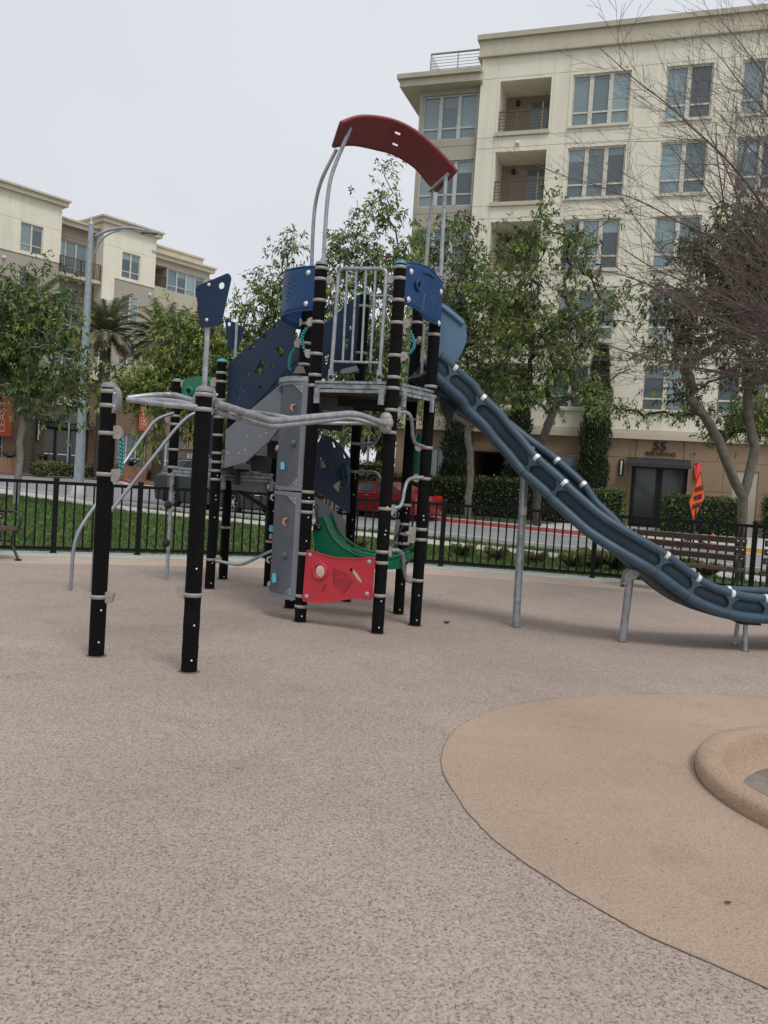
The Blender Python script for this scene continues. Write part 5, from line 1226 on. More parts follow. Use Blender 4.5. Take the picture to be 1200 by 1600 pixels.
# monument sign with RIVER lettering
a = at(288, 727, 34); b_ = at(352, 730, 34); r_ = root('monument_sign', ((a.x + b_.x) / 2, 34.2, .0), 'long low beige wall sign with pale RIVER lettering behind the dark vehicle', 'sign')
za = at(290, 702, 34).z; x0 = at(277, 715, 34).x; x1 = at(372, 720, 34).x
m = MB(); m.box(x0, x1, 34.0, 34.5, -.01, za); sb = m.build('sign_wall', mat('sign_taupe', (.17, .14, .115), .85), r_)
m = MB(); m.box(x0 - .05, x1 + .05, 33.95, 34.55, za, za + .07); m.build('sign_coping', BEIG, r_)
text3d('lettering', 'RIVER OAKS', (at(292.5, 718.5, 34).x, 33.96, at(292.5, 718.5, 34).z), (1, 0, 0), (0, 0, 1), (1.45, .25), LETL, sb, .06, .02)

# ---- vehicles: lofted bodies
def vehicle(name, loc, rz, label, cat, prof, roofp, half, paint, wheels, wr, tail_x, head_x):
    """prof: lower body outline (x,z); roofp: glasshouse outline (x,z)"""
    r_ = root(name, loc, label, cat); r_.rotation_euler = (0, 0, rz)
    def put(m, nm, mm, par=None):
        o = m.build(nm, mm, None, (0, 0, 0)); o.parent = par or r_; o.location = (0, 0, 0); return o
    # arch cut-outs in the lower outline
    out = []
    top = [p for p in prof]
    bot = []
    zc = wr
    for wx in sorted(wheels):
        ra = wr * 1.14
        bot.append([(wx + ra * math.cos(a), zc + ra * math.sin(a)) for a in [math.pi - math.pi * i / 12 for i in range(13)]])
    zb = .24; xs0 = prof[0][0]; xs1 = prof[-1][0]
    low = [(xs0 + .05, zb)]
    for arc in bot: low += [(arc[0][0], zb)] + arc + [(arc[-1][0], zb)]
    low += [(xs1 - .05, zb)]
    outline = top + low[::-1]
    m = MB(); layers = [(-half, .93), (-half + .05, 1.0), (half - .05, 1.0), (half, .93)]
    def lay(y, k): return [(x * (1 if k == 1 else .992), y, (z if z < .5 else .5 + (z - .5) * k)) for x, z in outline]
    L4 = [lay(y, k) for y, k in ((-half + .10, 1.0), (-half, .95), (half, .95), (half - .10, 1.0))]
    n = len(outline)
    flat = [Vector((x, z, 0)) for x, z in outline]; tris = tessellate_polygon([flat])
    for a in range(3):
        vs = L4[a] + L4[a + 1]; m.add(vs, [(i, (i + 1) % n, n + (i + 1) % n, n + i) for i in range(n)], 0, a != 1)
    m.add(L4[1], [tuple(t) for t in tris], 0); m.add(L4[2], [tuple(reversed(t)) for t in tris], 0)
    body = put(m, 'body', paint)
    m = MB(); n = len(roofp); base = min(z for _, z in roofp); tp = max(z for _, z in roofp)
    def ry(z): return half - .06 - .20 * (z - base) / (tp - base)
    A = [(x, -ry(z), z) for x, z in roofp]; B = [(x, ry(z), z) for x, z in roofp]
    m.add(A + B, [(i, (i + 1) % n, n + (i + 1) % n, n + i) for i in range(n)], 0, False); t2 = tessellate_polygon([[Vector((x, z, 0)) for x, z in roofp]])
    m.add(A, [tuple(t) for t in t2]); m.add(B, [tuple(reversed(t)) for t in t2]); roof = put(m, 'cabin', paint)
    c = (sum(x for x, _ in roofp) / n, (base + tp) / 2)
    for sg in (-1, 1):   # side glass split by a pillar
        for lo_, hi_ in ((0, .47), (.53, 1)):
            xs = [x for x, _ in roofp]; xa, xb = min(xs), max(xs)
            gx = [];
            pts = [((x - c[0]) * .87 + c[0], (z - c[1]) * .76 + c[1] + .01) for x, z in roofp]
            xm0 = xa + (xb - xa) * lo_; xm1 = xa + (xb - xa) * hi_
            cl = []
            def clip(poly, xk, keep):
                o_ = []
                for i in range(len(poly)):
                    p, q = poly[i - 1], poly[i]; ip = (p[0] - xk) * keep >= 0; iq = (q[0] - xk) * keep >= 0
                    if ip != iq: t = (xk - p[0]) / (q[0] - p[0]); o_.append((xk, p[1] + (q[1] - p[1]) * t))
                    if iq: o_.append(q)
                return o_
            cl = clip(clip(pts, xm0, 1), xm1, -1)
            if len(cl) > 2:
                m = MB(); m.plate([(x, sg * (ry(z) + .004), z) for x, z in cl], (), (0, sg * -.01, 0)); g_ = put(m, 'side_window', CARG)
                m = MB(); m.tube([(x, sg * (ry(z) + .006), z) for x, z in cl + cl[:1]], .012, 5); o = m.build('window_trim', CHRM if 'utility' in cat or 'suv' in name else LETD, None, (0, 0, 0)); o.parent = g_; o.location = (0, 0, 0)
    for wx in wheels:
        for sg in (-1, 1):
            m = MB(); m.lathe((wx, sg * (half - .22), wr), [(0, 0), (wr * .68, 0), (wr * .97, .02), (wr, .06), (wr, .17), (wr * .95, .215), (wr * .70, .22), (wr * .70, .19), (0, .17)], 24, ax=(0, sg, 0)); w_ = put(m, 'wheel', TYRE)
            m = MB(); Yw = sg * (half - .035)
            m.tube([(wx + wr * .66 * math.cos(a), Yw, wr + wr * .66 * math.sin(a)) for a in [i * math.pi / 12 for i in range(25)]], .018, 6); m.lathe((wx, Yw, wr), [(0, .02), (.07, .015), (.08, -.02)], 12, ax=(0, sg, 0))
            for k in range(7):
                a = 2 * math.pi * k / 7; m.bar((wx + .06 * math.cos(a), Yw, wr + .06 * math.sin(a)), (wx + wr * .64 * math.cos(a), Yw, wr + wr * .64 * math.sin(a)), .045, .03, up=(0, 1, 0))
            o = m.build('rim', RIM, None, (0, 0, 0)); o.parent = w_; o.location = (0, 0, 0)
    for sg in (-1, 1):
        m = MB(); m.box(tail_x - .06, tail_x + .06, sg * (half - .3) - .17, sg * (half - .3) + .19, .78, .95); put(m, 'tail_light', TAIL)
        m = MB(); m.box(head_x - .07, head_x + .07, sg * (half - .3) - .18, sg * (half - .3) + .18, .66, .80); put(m, 'headlight', LAMPE)
        m = MB(); m.box(tail_x + (head_x - tail_x) * .47, tail_x + (head_x - tail_x) * .51, sg * half - .01, sg * half + .012, .80, .84); put(m, 'door_handle', CHRM)
        m = MB(); m.ball((tail_x + (head_x - tail_x) * .66, sg * (half + .06), 1.02), .11, 10, 0, (1, .7, .7)); put(m, 'mirror', paint)
    m = MB(); m.box(tail_x + .2, head_x - .2, -half + .25, half - .25, .18, .5); put(m, 'underbody', DARK)
    return r_
ang = math.atan2(-.59, .81)
# red saloon, nose to the right
vehicle('parked_car', (-.22, 30.95, .0), ang + math.pi, 'red sports car parked at the far kerb behind the tower', 'car',
        [(-2.25, .45), (-2.28, .78), (-2.15, .93), (-1.6, .98), (-.9, .94), (.8, .90), (1.5, .82), (2.05, .70), (2.24, .50)],
        [(-1.75, .93), (-1.1, 1.24), (-.5, 1.34), (.1, 1.33), (.55, 1.18), (1.05, .88)], .90, CARR, (-1.40, 1.36), .335, -2.24, 2.14)
vehicle('parked_suv', (-5.55, 28.15, .0), math.atan2(-.56, .83), 'dark grey sport utility car parked at the near kerb left of the tower', 'car',
        [(-2.30, .50), (-2.36, .95), (-2.28, 1.10), (-1.0, 1.12), (.8, 1.10), (1.9, 1.02), (2.25, .85), (2.32, .52)],
        [(-2.22, 1.08), (-1.85, 1.55), (-1.3, 1.70), (.1, 1.70), (.75, 1.58), (1.35, 1.08)], .95, CARD, (-1.42, 1.42), .37, -2.34, 2.24)
# roadwork sign, flags, cone
Ys = 24.2; c = at(1089, 770, Ys); r_ = root('roadwork_sign', (c.x, c.y, 0), 'orange diamond ROAD WORK AHEAD sign seen nearly edge on with flags', 'sign')
dirw = Vector((.36, .93, 0)).normalized(); Hs = .86; Cz = at(1088, 774, Ys)
P = [Cz + Vector((.05, 0, Hs)), Cz + dirw * .62 + Vector((0, 0, .08)), Cz + Vector((-.12, 0, -Hs)), Cz - dirw * .62 - Vector((.05, 0, .0))]
P = [at(1094, 738, Ys), at(1101, 777, Ys + .26), at(1083.5, 813, Ys), at(1077, 785, Ys - .26)]
m = MB(); m.plate(P, (), (-.01, -.02, 0)); sgn = m.build('sign_face', mat('orange_sign', (.80, .10, .02), .6, var=.08), r_)
m = MB(); m.tube(P + P[:1], .012, 5); m.build('sign_border', LETD, sgn)
ux = (P[1] - P[3]).normalized(); nz_ = ux.cross(Vector((0, 0, 1))).normalized(); mid = (P[1] + P[3]) / 2
uxh = Vector((ux.x, ux.y, 0)).normalized()
if uxh.x < 0: uxh = -uxh
for i, (wd, wl) in enumerate((('ROAD', .5), ('WORK', .55), ('AHEAD', .6))):
    uzv = (P[0] - P[2]).normalized(); nv = ux.cross(uzv).normalized(); nv = nv if nv.y < 0 else -nv
    cpt = (P[0] + P[1] + P[2] + P[3]) / 4 + uzv * (.20 - i * .25)
    text3d('sign_lettering', wd, cpt - ux * wl * .42 + nv * .035, ux, uzv, (wl * .84, .16), LETD, sgn, .01, .02)
for pts in ([(1090, 741), (1084, 752), (1086, 744), (1085, 726), (1092, 733)], [(1093, 738), (1097, 731), (1094, 722), (1089, 727), (1091, 748), (1087, 751)]):
    m = MB(); m.plate([at(px, py, Ys + random.uniform(-.05, .05)) for px, py in pts], (), (0, .02, 0)); m.build('flag', mat('flag_red', (.85, .06, .05), .6), r_)
m = MB(); a = at(1086, 812, Ys); m.tube([(a.x, a.y, .03), (a.x, a.y, a.z + .3)], .03, 8)
for dx, dy in ((.6, .3), (-.6, .3), (.6, -.4), (-.6, -.4)): m.bar((a.x, a.y, .35), (a.x + dx, a.y + dy, .02), .04)
m.build('sign_stand', IRON, r_)
for px, py, lab in ((1113, 869, 'small orange traffic cone seen between the bench slats, right of the roadwork sign'), ):
    m = MB(); g_ = Vector((at(px, 850, 24.6).x, 24.6, .0)); r2 = root('traffic_cone', g_, lab, 'cone')
    m.box(g_.x - .19, g_.x + .19, g_.y - .19, g_.y + .19, 0, .035); m.build('cone_base', ORNG, r2); m = MB(); m.lathe(g_, [(.12, .035), (.03, .46), (.0, .47)], 16); m.build('cone_body', mat('cone_orange', (.85, .12, .03), .5), r2)
    m = MB(); m.lathe(g_, [(.086, .20), (.066, .30)], 16); m.build('cone_stripe', LAMPE, r2)
m = MB(); c = at(1066, 776, 33.2); m.box(c.x - .28, c.x + .28, 33, 33.5, .13, c.z); o = m.build('utility_box', LETD); tag(o, 'small dark utility cabinet between the hedge and the black entrance', 'cabinet')

# planters before the left building
def planter(px, py, Y, w, h, label):
    c = at(px, py, Y); r_ = root('planter', (c.x, c.y, .13), label, 'planter', 'terracotta planters by the leasing entrance')
    u_ = FL_.u; n_ = FL_.n; m = MB(); A = []
    for k, z in ((.86, .13), (1.0, .13 + h)):
        for i, j in ((-1, -1), (1, -1), (1, 1), (-1, 1)): A.append(Vector((c.x, c.y, z)) + u_ * (w / 2 * k * i) + n_ * (.55 * k * j))
    m.box8(A); m.build('pot', TERRA, r_)
    m = MB(); rr = random.Random(px)
    for i in range(26):
        a = rr.uniform(0, 6.28); ln = rr.uniform(.7, 1.2); e = rr.uniform(.2, 1.1); q = Vector((c.x, c.y, .1 + h)); hd = Vector((math.cos(a), math.sin(a), 0))
        P = [q + hd * (ln * t * math.cos(e * .5)) + Vector((0, 0, ln * (t * math.sin(e + .3) - .5 * t * t * .9))) for t in (0, .25, .5, .75, 1)]
        for k in range(4):
            s0 = Vector((-hd.y, hd.x, 0)) * (.09 * (1 - k / 5)); s1 = Vector((-hd.y, hd.x, 0)) * (.09 * (1 - (k + 1) / 5)); m.add([P[k] - s0, P[k] + s0, P[k + 1] + s1, P[k + 1] - s1], [(0, 1, 2, 3)])
    m.build('plant_fronds', LF_CYP, r_)
planter(14, 722, 56, 2.6, 1.0, 'wide terracotta planter at the left edge of the photo')
planter(69, 722, 56.5, 1.4, .95, 'terracotta planter with a sago palm beside the leasing doors')
planter(206, 726, 58, 2.0, .95, 'terracotta planter right of the leasing doors')

# ================================================================ VEGETATION
def fast_mesh(name, V, F, mats, mi=None, n=3):
    """V (k,3) array, F (f,n) array"""
    me = bpy.data.meshes.new(name); me.vertices.add(len(V)); me.vertices.foreach_set('co', V.astype(np.float32).ravel())
    me.loops.add(F.size); me.loops.foreach_set('vertex_index', F.astype(np.int32).ravel())
    me.polygons.add(len(F)); me.polygons.foreach_set('loop_start', np.arange(0, F.size, n, dtype=np.int32)); me.polygons.foreach_set('loop_total', np.full(len(F), n, dtype=np.int32))
    for m_ in mats: me.materials.append(m_)
    if mi is not None: me.polygons.foreach_set('material_index', mi.astype(np.int32))
    me.update(calc_edges=True); return me
def leaves(centers, dirs, L_, W_, g, droop=.35):
    """folded leaf blades: 4 points, 2 triangles each"""
    n = len(centers); d = dirs / np.linalg.norm(dirs, axis=1)[:, None]
    r = g.normal(size=(n, 3)); s = np.cross(d, r); s /= np.linalg.norm(s, axis=1)[:, None]; u = np.cross(s, d)
    l = (L_ * (.45 + .95 * g.random(n) ** 1.3))[:, None]; w = (W_ * g.uniform(.7, 1.2, n))[:, None]
    a = centers; tip = centers + d * l + np.array([0, 0, -droop]) * l * .4; mid = centers + d * l * .45
    p1 = mid + s * w * .5 + u * w * .18; p2 = mid - s * w * .5 + u * w * .18
    V = np.stack([a, p1, tip, p2], 1).reshape(-1, 3); i = np.arange(n)[:, None] * 4
    F = np.concatenate([i + np.array([[0, 1, 2]]), i + np.array([[0, 2, 3]])], 1).reshape(-1, 3); return V, F
def grow(base, fork, tips, g, kink=.12, via=None):
    """greedy branching skeleton: each tip joins the nearest node, pipe model radii"""
    nodes = []; par = []
    base = np.array(base); fork = np.array(fork); n0 = 6
    for i in range(n0 + 1):
        t = i / n0; nodes.append(base + (fork - base) * t + g.normal(size=3) * [.5, .5, 0] * kink * math.sin(math.pi * t) * .5); par.append(i - 1)
    if via is not None:
        nodes = [np.array(base) + (np.array(via) - np.array(base)) * i / 3 for i in range(4)] + [np.array(via) + (fork - np.array(via)) * i / 3 + np.array([0, 0, -.06]) * math.sin(math.pi * i / 3) for i in range(1, 4)]; par = [i - 1 for i in range(7)]
    root_i = n0; order = np.argsort(np.linalg.norm(tips - fork, axis=1)); ends = []
    for k in order:
        T = tips[k]; N = np.array(nodes); dist = np.linalg.norm(N[root_i:] - T, axis=1) + .35 * np.maximum(0, N[root_i:, 2] - T[2]) + .25 * np.linalg.norm(N[root_i:] - fork, axis=1) * 0.55
        j = int(np.argmin(dist)) + root_i; A = N[j]; D = T - A; ln = np.linalg.norm(D); ns = max(2, int(ln / .35)); prev = j
        off = g.normal(size=3) * kink * ln; lift = np.array([0, 0, .12 * ln])
        for i in range(1, ns + 1):
            t = i / ns; nodes.append(A + D * t + (off + lift) * math.sin(math.pi * t) * .8 + g.normal(size=3) * .012); par.append(prev); prev = len(nodes) - 1
        ends.append(prev)
    return np.array(nodes), par, ends
def skeleton_mesh(nodes, par, ends, r0, rt, expo=2.3, sides=6, mb=None):
    n = len(nodes); cnt = np.zeros(n); ch = [[] for _ in range(n)]
    for e in ends: cnt[e] += 1
    for i in range(n - 1, 0, -1):
        if par[i] >= 0: cnt[par[i]] += cnt[i]; ch[par[i]].append(i)
    R_ = np.maximum(rt, r0 * (np.maximum(cnt, 1) / cnt[0]) ** (1 / expo)); m = mb or MB(); done = set()
    stack = [(0, None)]
    while stack:
        i, pre = stack.pop(); line = [] if pre is None else [pre]; cur = i
        while True:
            line.append(cur)
            if not ch[cur]: break
            c = sorted(ch[cur], key=lambda q: -cnt[q])
            for o in c[1:]: stack.append((o, cur))
            cur = c[0]
        rr = [R_[q] for q in line]
        if pre is not None: rr[0] = rr[1] * 1.15
        s_ = sides if rr[0] > .03 else (5 if rr[0] > .015 else 3)
        m.tube([Vector(nodes[q]) for q in line], [float(q) for q in rr], s_, caps=False)
    return m
def blob_tips(blobs, n, g):
    vol = np.array([rx * ry * rz for _, _, _, rx, ry, rz in blobs]); pr_ = vol / vol.sum(); out = []
    while len(out) < n:
        k = g.choice(len(blobs), p=pr_); x, y, z, rx, ry, rz = blobs[k]; v = g.normal(size=3); v /= np.linalg.norm(v); v *= g.uniform(.25, 1) ** .6
        out.append([x + v[0] * rx, y + v[1] * ry, z + v[2] * rz])
    return np.array(out)
def px_blobs(lst, Y):
    """crown lobes sighted in the photograph, at their own distance, round in depth"""
    out = []
    for b_ in lst:
        px, py, rx, ry = b_[:4]; yy = Y + (b_[4] if len(b_) > 4 else 0); c = at(px, py, yy); k = yy / FPX
        out.append((c.x, c.y, c.z, rx * k, (rx + ry) / 2 * k * .85, ry * k))
    return out
def tree(label, base, fork, blobs, ntip, per, lsz, mats, wts, r0, bark, seed, cat='tree', rt=.006, group=None, spread=.32, trunks=None, kink=.12, droop=.8, name='tree', via=None):
    g = np.random.default_rng(seed); base = Vector(base); r_ = root(name, base, label, cat, group)
    tips = blob_tips(blobs, ntip, g); sets = []
    m = MB()
    forks = [fork] if trunks is None else trunks
    own = np.array([int(np.argmin([np.linalg.norm(t - np.array(f)) for f in forks])) for t in tips])
    allends = []
    for k, f in enumerate(forks):
        tt = tips[own == k]
        if not len(tt): continue
        nd, pa, en = grow(base + Vector((g.uniform(-.1, .1), g.uniform(-.1, .1), -.05)) * (1 if k and via is None else 0) - Vector((0, 0, .03)), f, tt, g, kink, via); skeleton_mesh(nd, pa, en, r0 / (len(forks) ** .35), rt, mb=m)
        # leaf shoots near the end of every branch
        for e in en:
            a = nd[e]; b_ = nd[pa[e]]; allends.append((a, a - b_)); q = pa[e]
            if q > 0 and pa[q] > 0: allends.append((nd[q], nd[q] - nd[pa[q]]))
    m.build('trunk', bark, r_, base)
    E = np.array([a for a, _ in allends]); n = len(E) * per
    C = np.repeat(E, per, 0) + g.normal(size=(n, 3)) * spread * np.array([1, 1, .8]); D = (C - np.repeat(E, per, 0)); D /= np.linalg.norm(D, axis=1)[:, None] + 1e-6
    # leaves hang in sprays: groups of five share a point
    K_ = 7; ng = n // K_ + 1; grp = np.repeat(np.arange(ng), K_)[:n]; Cs = C[::K_]; Cs = np.concatenate([Cs, Cs[-1:]])[grp]
    gd = D[::K_]; gd = np.concatenate([gd, gd[-1:]])[grp]; C = Cs + g.normal(size=(n, 3)) * lsz * .22 + gd * lsz * (np.arange(n) % K_ / K_ - .3)[:, None]
    D = gd * .9 + g.normal(size=(n, 3)) * .75 + np.array([0, 0, -droop])
    V, F = leaves(C, D, lsz, lsz * .36, g); sp = np.repeat(g.choice(len(mats), size=len(E), p=wts), per)
    sw = (g.random(ng) < .35)[grp]; alt = g.choice(len(mats), size=ng, p=wts)[grp]; sp[sw] = alt[sw]; mi = np.repeat(sp, 2)
    me = fast_mesh('crown', V - np.array(base), F, mats, mi); o = bpy.data.objects.new('crown', me); COL.objects.link(o); place(o, base, r_)
    return r_
MIX = [LF_MID, LF_DK, LF_LT, LF_YEL]
def gbase(px, Y): 
    p = at(px, 800, Y); return Vector((p.x, Y, 0))
# left lawn tree
Y = 24.6; tree('bushy green street tree with a thin pale trunk on the lawn at the left edge', (-10.95, Y, 0), at(36, 640, Y), px_blobs([(25, 470, 70, 75), (62, 520, 70, 75), (20, 570, 75, 70), (105, 580, 50, 60), (60, 420, 28, 30), (-50, 520, 80, 110), (95, 440, 22, 18), (150, 600, 38, 45), (80, 635, 60, 30), (165, 610, 25, 30)], Y), 250, 34, .165, MIX, [.5, .32, .13, .05], .10, BARKL, 11, spread=.22)
Y = 28; tree('yellow green leafy tree behind the overhead ladder and the palms', gbase(262, Y), at(272, 660, Y), px_blobs([(245, 580, 45, 36), (305, 530, 52, 45), (200, 610, 32, 28), (250, 610, 55, 30), (340, 570, 35, 60), (270, 500, 28, 24), (236, 680, 22, 28), (320, 620, 45, 40)], Y), 300, 30, .18, MIX, [.26, .12, .27, .35], .09, BARK, 12, spread=.24)
Y = 30; tree('slim sparse tree standing between the street lamp side and the tower', gbase(432, Y), at(430, 650, Y), px_blobs([(452, 400, 22, 42), (415, 440, 28, 32), (455, 470, 36, 38), (400, 500, 38, 35), (375, 480, 20, 22), (430, 540, 45, 40), (462, 360, 9, 16), (380, 560, 35, 40), (430, 610, 45, 35)], Y), 230, 20, .18, MIX, [.55, .25, .12, .08], .10, BARK, 13, spread=.24)
Y = 27; tree('tallest airy tree rising directly behind the climbing tower', gbase(516, Y), at(512, 700, Y), px_blobs([(612, 285, 14, 32), (600, 330, 28, 30), (560, 345, 32, 34), (545, 410, 48, 42), (600, 420, 46, 52), (530, 480, 55, 50), (610, 520, 50, 60), (555, 570, 60, 50), (640, 400, 30, 34), (620, 620, 38, 50), (565, 655, 55, 35)], Y), 320, 27, .165, MIX, [.55, .26, .12, .07], .17, BARK, 14, spread=.24, trunks=[at(478, 660, Y), at(508, 655, Y), at(540, 650, Y + .3)])
Y = 31.8; tree('dense round tree with pale trunk before the lower apartment windows', gbase(731, Y) + Vector((0, 0, .14)), at(735, 706, Y), px_blobs([(705, 400, 50, 60), (745, 470, 58, 60), (700, 520, 48, 60), (760, 560, 62, 60), (700, 610, 50, 45), (745, 640, 60, 32), (650, 380, 28, 34), (720, 350, 28, 22), (650, 480, 26, 50)], Y), 290, 30, .175, MIX, [.46, .28, .18, .08], .14, BARKL, 15, spread=.23)
Y = 29.2; tree('wide leafy tree growing before the apartment facade above the slide', gbase(842, Y), at(838, 715, Y), px_blobs([(850, 300, 26, 32), (840, 360, 46, 36), (800, 420, 50, 45), (905, 400, 52, 46), (860, 490, 64, 55), (930, 500, 50, 44), (820, 580, 56, 54), (880, 600, 50, 44), (980, 470, 36, 40), (870, 540, 66, 50), (820, 500, 56, 56), (790, 350, 24, 26), (930, 610, 30, 34), (1000, 560, 34, 28), (940, 330, 28, 24)], Y), 265, 28, .175, MIX, [.46, .24, .20, .10], .15, BARKD, 16, spread=.21)
# right tree close behind the fence
Y = 15.6; b0 = Vector((at(1160, 860, Y).x, Y, 0))
tree('forked smooth trunk tree with olive crown just behind the right bench', b0, at(1160, 775, Y), px_blobs([(1110, 395, 56, 46), (1170, 430, 60, 70), (1040, 470, 42, 38), (1110, 500, 76, 52), (1190, 560, 56, 56), (1050, 560, 50, 34), (1150, 330, 40, 30), (1230, 400, 60, 100), (1080, 605, 40, 26)], Y), 400, 27, .11, [LF_OLV, LF_DK, LF_RED, LF_YEL], [.52, .32, .09, .07], .115, BARK, 17, spread=.16, trunks=[at(1124, 690, Y), at(1180, 700, Y + .2)], via=at(1161, 778, Y), kink=.09, rt=.004)
Y = 17.0; tree('light green low branches of a young tree right of the black entrance', (at(1100, 850, 17.8).x + 1.9, 17.8, 0), at(1240, 700, Y + .6), px_blobs([(985, 645, 36, 14), (950, 640, 34, 16), (1070, 640, 40, 16), (1105, 684, 26, 14), (1160, 660, 60, 30), (910, 640, 14, 10), (1190, 640, 50, 40)], Y), 150, 24, .085, MIX, [.4, .1, .4, .1], .07, BARKD, 18, spread=.14, rt=.004)

# bare twiggy tree reaching in from the right
def bare_tree(label, base, top, targets, seed):
    g = random.Random(seed); r_ = root('bare_tree', base, label, 'tree'); m = MB()
    base = Vector(base); top = Vector(top); m.tube(smooth_path([base - Vector((0, 0, .03)), base.lerp(top, .5) + Vector((.1, .05, 0)), top], 4), [.15, .145, .14, .135, .13, .125, .12, .115, .11], 10, caps=False)
    tw = MB()
    def limb(a, d, ln, r, lv):
        n = max(4, int(ln / .16)); P = [Vector(a)]; dd = Vector(d).normalized(); bend = Vector((g.gauss(0, .5), g.gauss(0, .5), g.gauss(.25, .4)))
        for i in range(n):
            dd = (dd + bend * (.045 if lv else .03) + Vector((g.gauss(0, .05), g.gauss(0, .05), g.gauss(0, .05)))).normalized(); P.append(P[-1] + dd * (ln / n))
        rad = [max(.0020, r * (1 - .86 * i / n)) for i in range(n + 1)]
        (m if lv < 1 else tw).tube(P, rad, 6 if lv == 0 else (4 if lv == 1 else 3), caps=False)
        if lv < 3:
            step = (0.20, .14, .13)[lv]; k = int(ln / step)
            for j in range(1, k):
                t = (j + g.uniform(-.3, .3)) / k
                if t < (.18 if lv == 0 else .12): continue
                i = min(n - 1, int(t * n)); q = P[i]; ax = (P[i + 1] - P[i]).normalized(); s = ax.orthogonal().normalized(); an = g.uniform(0, 6.28); s = s * math.cos(an) + ax.cross(s) * math.sin(an)
                nd = ax * g.uniform(.75, 1.25) + s * g.uniform(.45, .9) + Vector((0, 0, .08)); l2 = ln * g.uniform(.24, .5) * (1.15 - t * .7)
                if lv >= 1 and g.random() < .10: continue
                if lv == 2: l2 = g.uniform(.08, .2)
                limb(q, nd, max(l2, .1), max(.0016, rad[i] * .5), lv + 1)
    for (p, rr_) in targets:
        rr_ *= .85; p = Vector(p); st = top.lerp(base, g.uniform(0, .18)); d = p - st; limb(st, d + Vector((0, 0, .06 * d.length)), d.length * 1.02, rr_, 0)
    m.build('trunk', BARKT, r_, base); o = tw.build('twigs', BARKT, r_, base); o['kind'] = 'stuff'; return r_
Yb = 10.6; bb = Vector((6.7, 10.9, 0)); tp_ = at(1345, 560, 10.7)
bare_tree('leafless reddish twiggy tree spreading its branches in from the right edge', bb, tp_,
          [(at(*p, Yb + dy), r) for p, dy, r in (((890, 465), -.5, .034), ((960, 120), .3, .030), ((1010, 20), 1.0, .026), ((905, 300), .8, .028), ((1060, -40), -.6, .03), ((1130, -60), .5, .032), ((1000, 520), -.9, .026), ((940, 560), .9, .02),
           ((980, 390), -1.2, .03), ((1050, 200), -1.3, .03), ((1180, -80), -.3, .03), ((1090, 480), -1.8, .024), ((1120, 560), .6, .02), ((1150, 300), -1.8, .026), ((1060, 420), 1.6, .026), ((1230, 0), 1.2, .03), ((780, 520), 1.3, .024), ((1100, 90), 1.8, .026), ((1030, 455), .2, .026), ((1075, 540), -.4, .026), ((1000, 430), 1.9, .026), ((960, 500), -.2, .022), ((860, 430), .6, .022))], 5)

# palms
def palm(label, px, Y, pyc, seed, fl=3.4, nf=74, tr=.40):
    g = random.Random(seed); b0 = gbase(px, Y) + Vector((0, 0, .13)); hz = at(px + 8, pyc, Y); b0.x = at(px, 725, Y).x; r_ = root('palm_tree', b0, label, 'palm tree', 'palms before the leasing office')
    m = MB(); prof = []; h = hz.z - .13; z = 0; k = 0
    while z < h: prof += [(tr * (1.05 - .12 * z / h), z), (tr * (.93 - .12 * z / h), z + .16)]; z += .2
    m.lathe(b0, prof, 14); m.tube([Vector((b0.x, b0.y, b0.z + h - .3)), Vector((b0.x, b0.y, b0.z + h + .5))], [tr * .95, tr * .5], 12)
    rr = np.random.default_rng(seed)
    for a in range(int(h / .2)):
        for j in range(11):
            an = 2 * math.pi * (j + .5 * (a % 2)) / 11; q = Vector((b0.x, b0.y, b0.z + a * .2)) + Vector((math.cos(an), math.sin(an), 0)) * tr * .92
            o_ = Vector((math.cos(an), math.sin(an), 0)); t_ = Vector((-o_.y, o_.x, 0)); m.add([q - t_ * .09, q + t_ * .09, q + Vector((0, 0, .17)) + o_ * .09], [(0, 1, 2)])
    m.build('trunk', BARKP, r_, b0)
    V = []; mi = []; top = Vector((b0.x, b0.y, b0.z + h + .3))
    for i in range(nf):
        az = i * 2.399 + g.uniform(-.2, .2); e = 1.42 - 1.75 * (i / nf) + g.uniform(-.12, .12); ln = fl * g.uniform(.85, 1.1); hd = Vector((math.cos(az), math.sin(az), 0)); P = [top.copy()]; el = e; n = 16
        for k in range(n): el -= (.050 if e > 0 else .03) * (1 + .9 * k / n); P.append(P[-1] + (hd * math.cos(el) + Vector((0, 0, math.sin(el)))) * (ln / n))
        old = 1 if i > nf * .82 else 0
        for k in range(2, n):
            ax = (P[k + 1] - P[k]).normalized() if k < n else ax; sd_ = Vector((-hd.y, hd.x, 0))
            for s in (-1, 1):
                for h_ in (0, .34, .67):
                    q = P[k].lerp(P[min(k + 1, n)], h_); L2 = .62 * math.sin(math.pi * min(.96, (k + h_ + 1.5) / (n + 2))) ** .6; dv = (sd_ * s * .62 + ax * .75 + Vector((0, 0, -.16 + g.uniform(-.1, .1)))).normalized() * L2; w = ax * .022
                    V += [q - w * 1.9, q + w * 1.9, q + dv * 1.2]; mi.append(old)
        for k in range(n):
            w = Vector((-hd.y, hd.x, 0)) * .03; V += [P[k] - w, P[k] + w, P[k + 1]]; mi.append(old)
    V = np.array([tuple(v) for v in V]); F = np.arange(len(V)).reshape(-1, 3); me = fast_mesh('crown', V - np.array(b0), F, [LF_PLM, LF_PLB], np.array(mi)); o = bpy.data.objects.new('crown', me); COL.objects.link(o); place(o, b0, r_)
palm('date palm behind the left lawn tree with its crown hidden in leaves', 43, 55.5, 500, 1)
palm('date palm with feathery crown just right of the street lamp', 156, 56.5, 528, 2)
palm('date palm farthest right whose crown shows beside the left pennant', 246, 57, 540, 3)

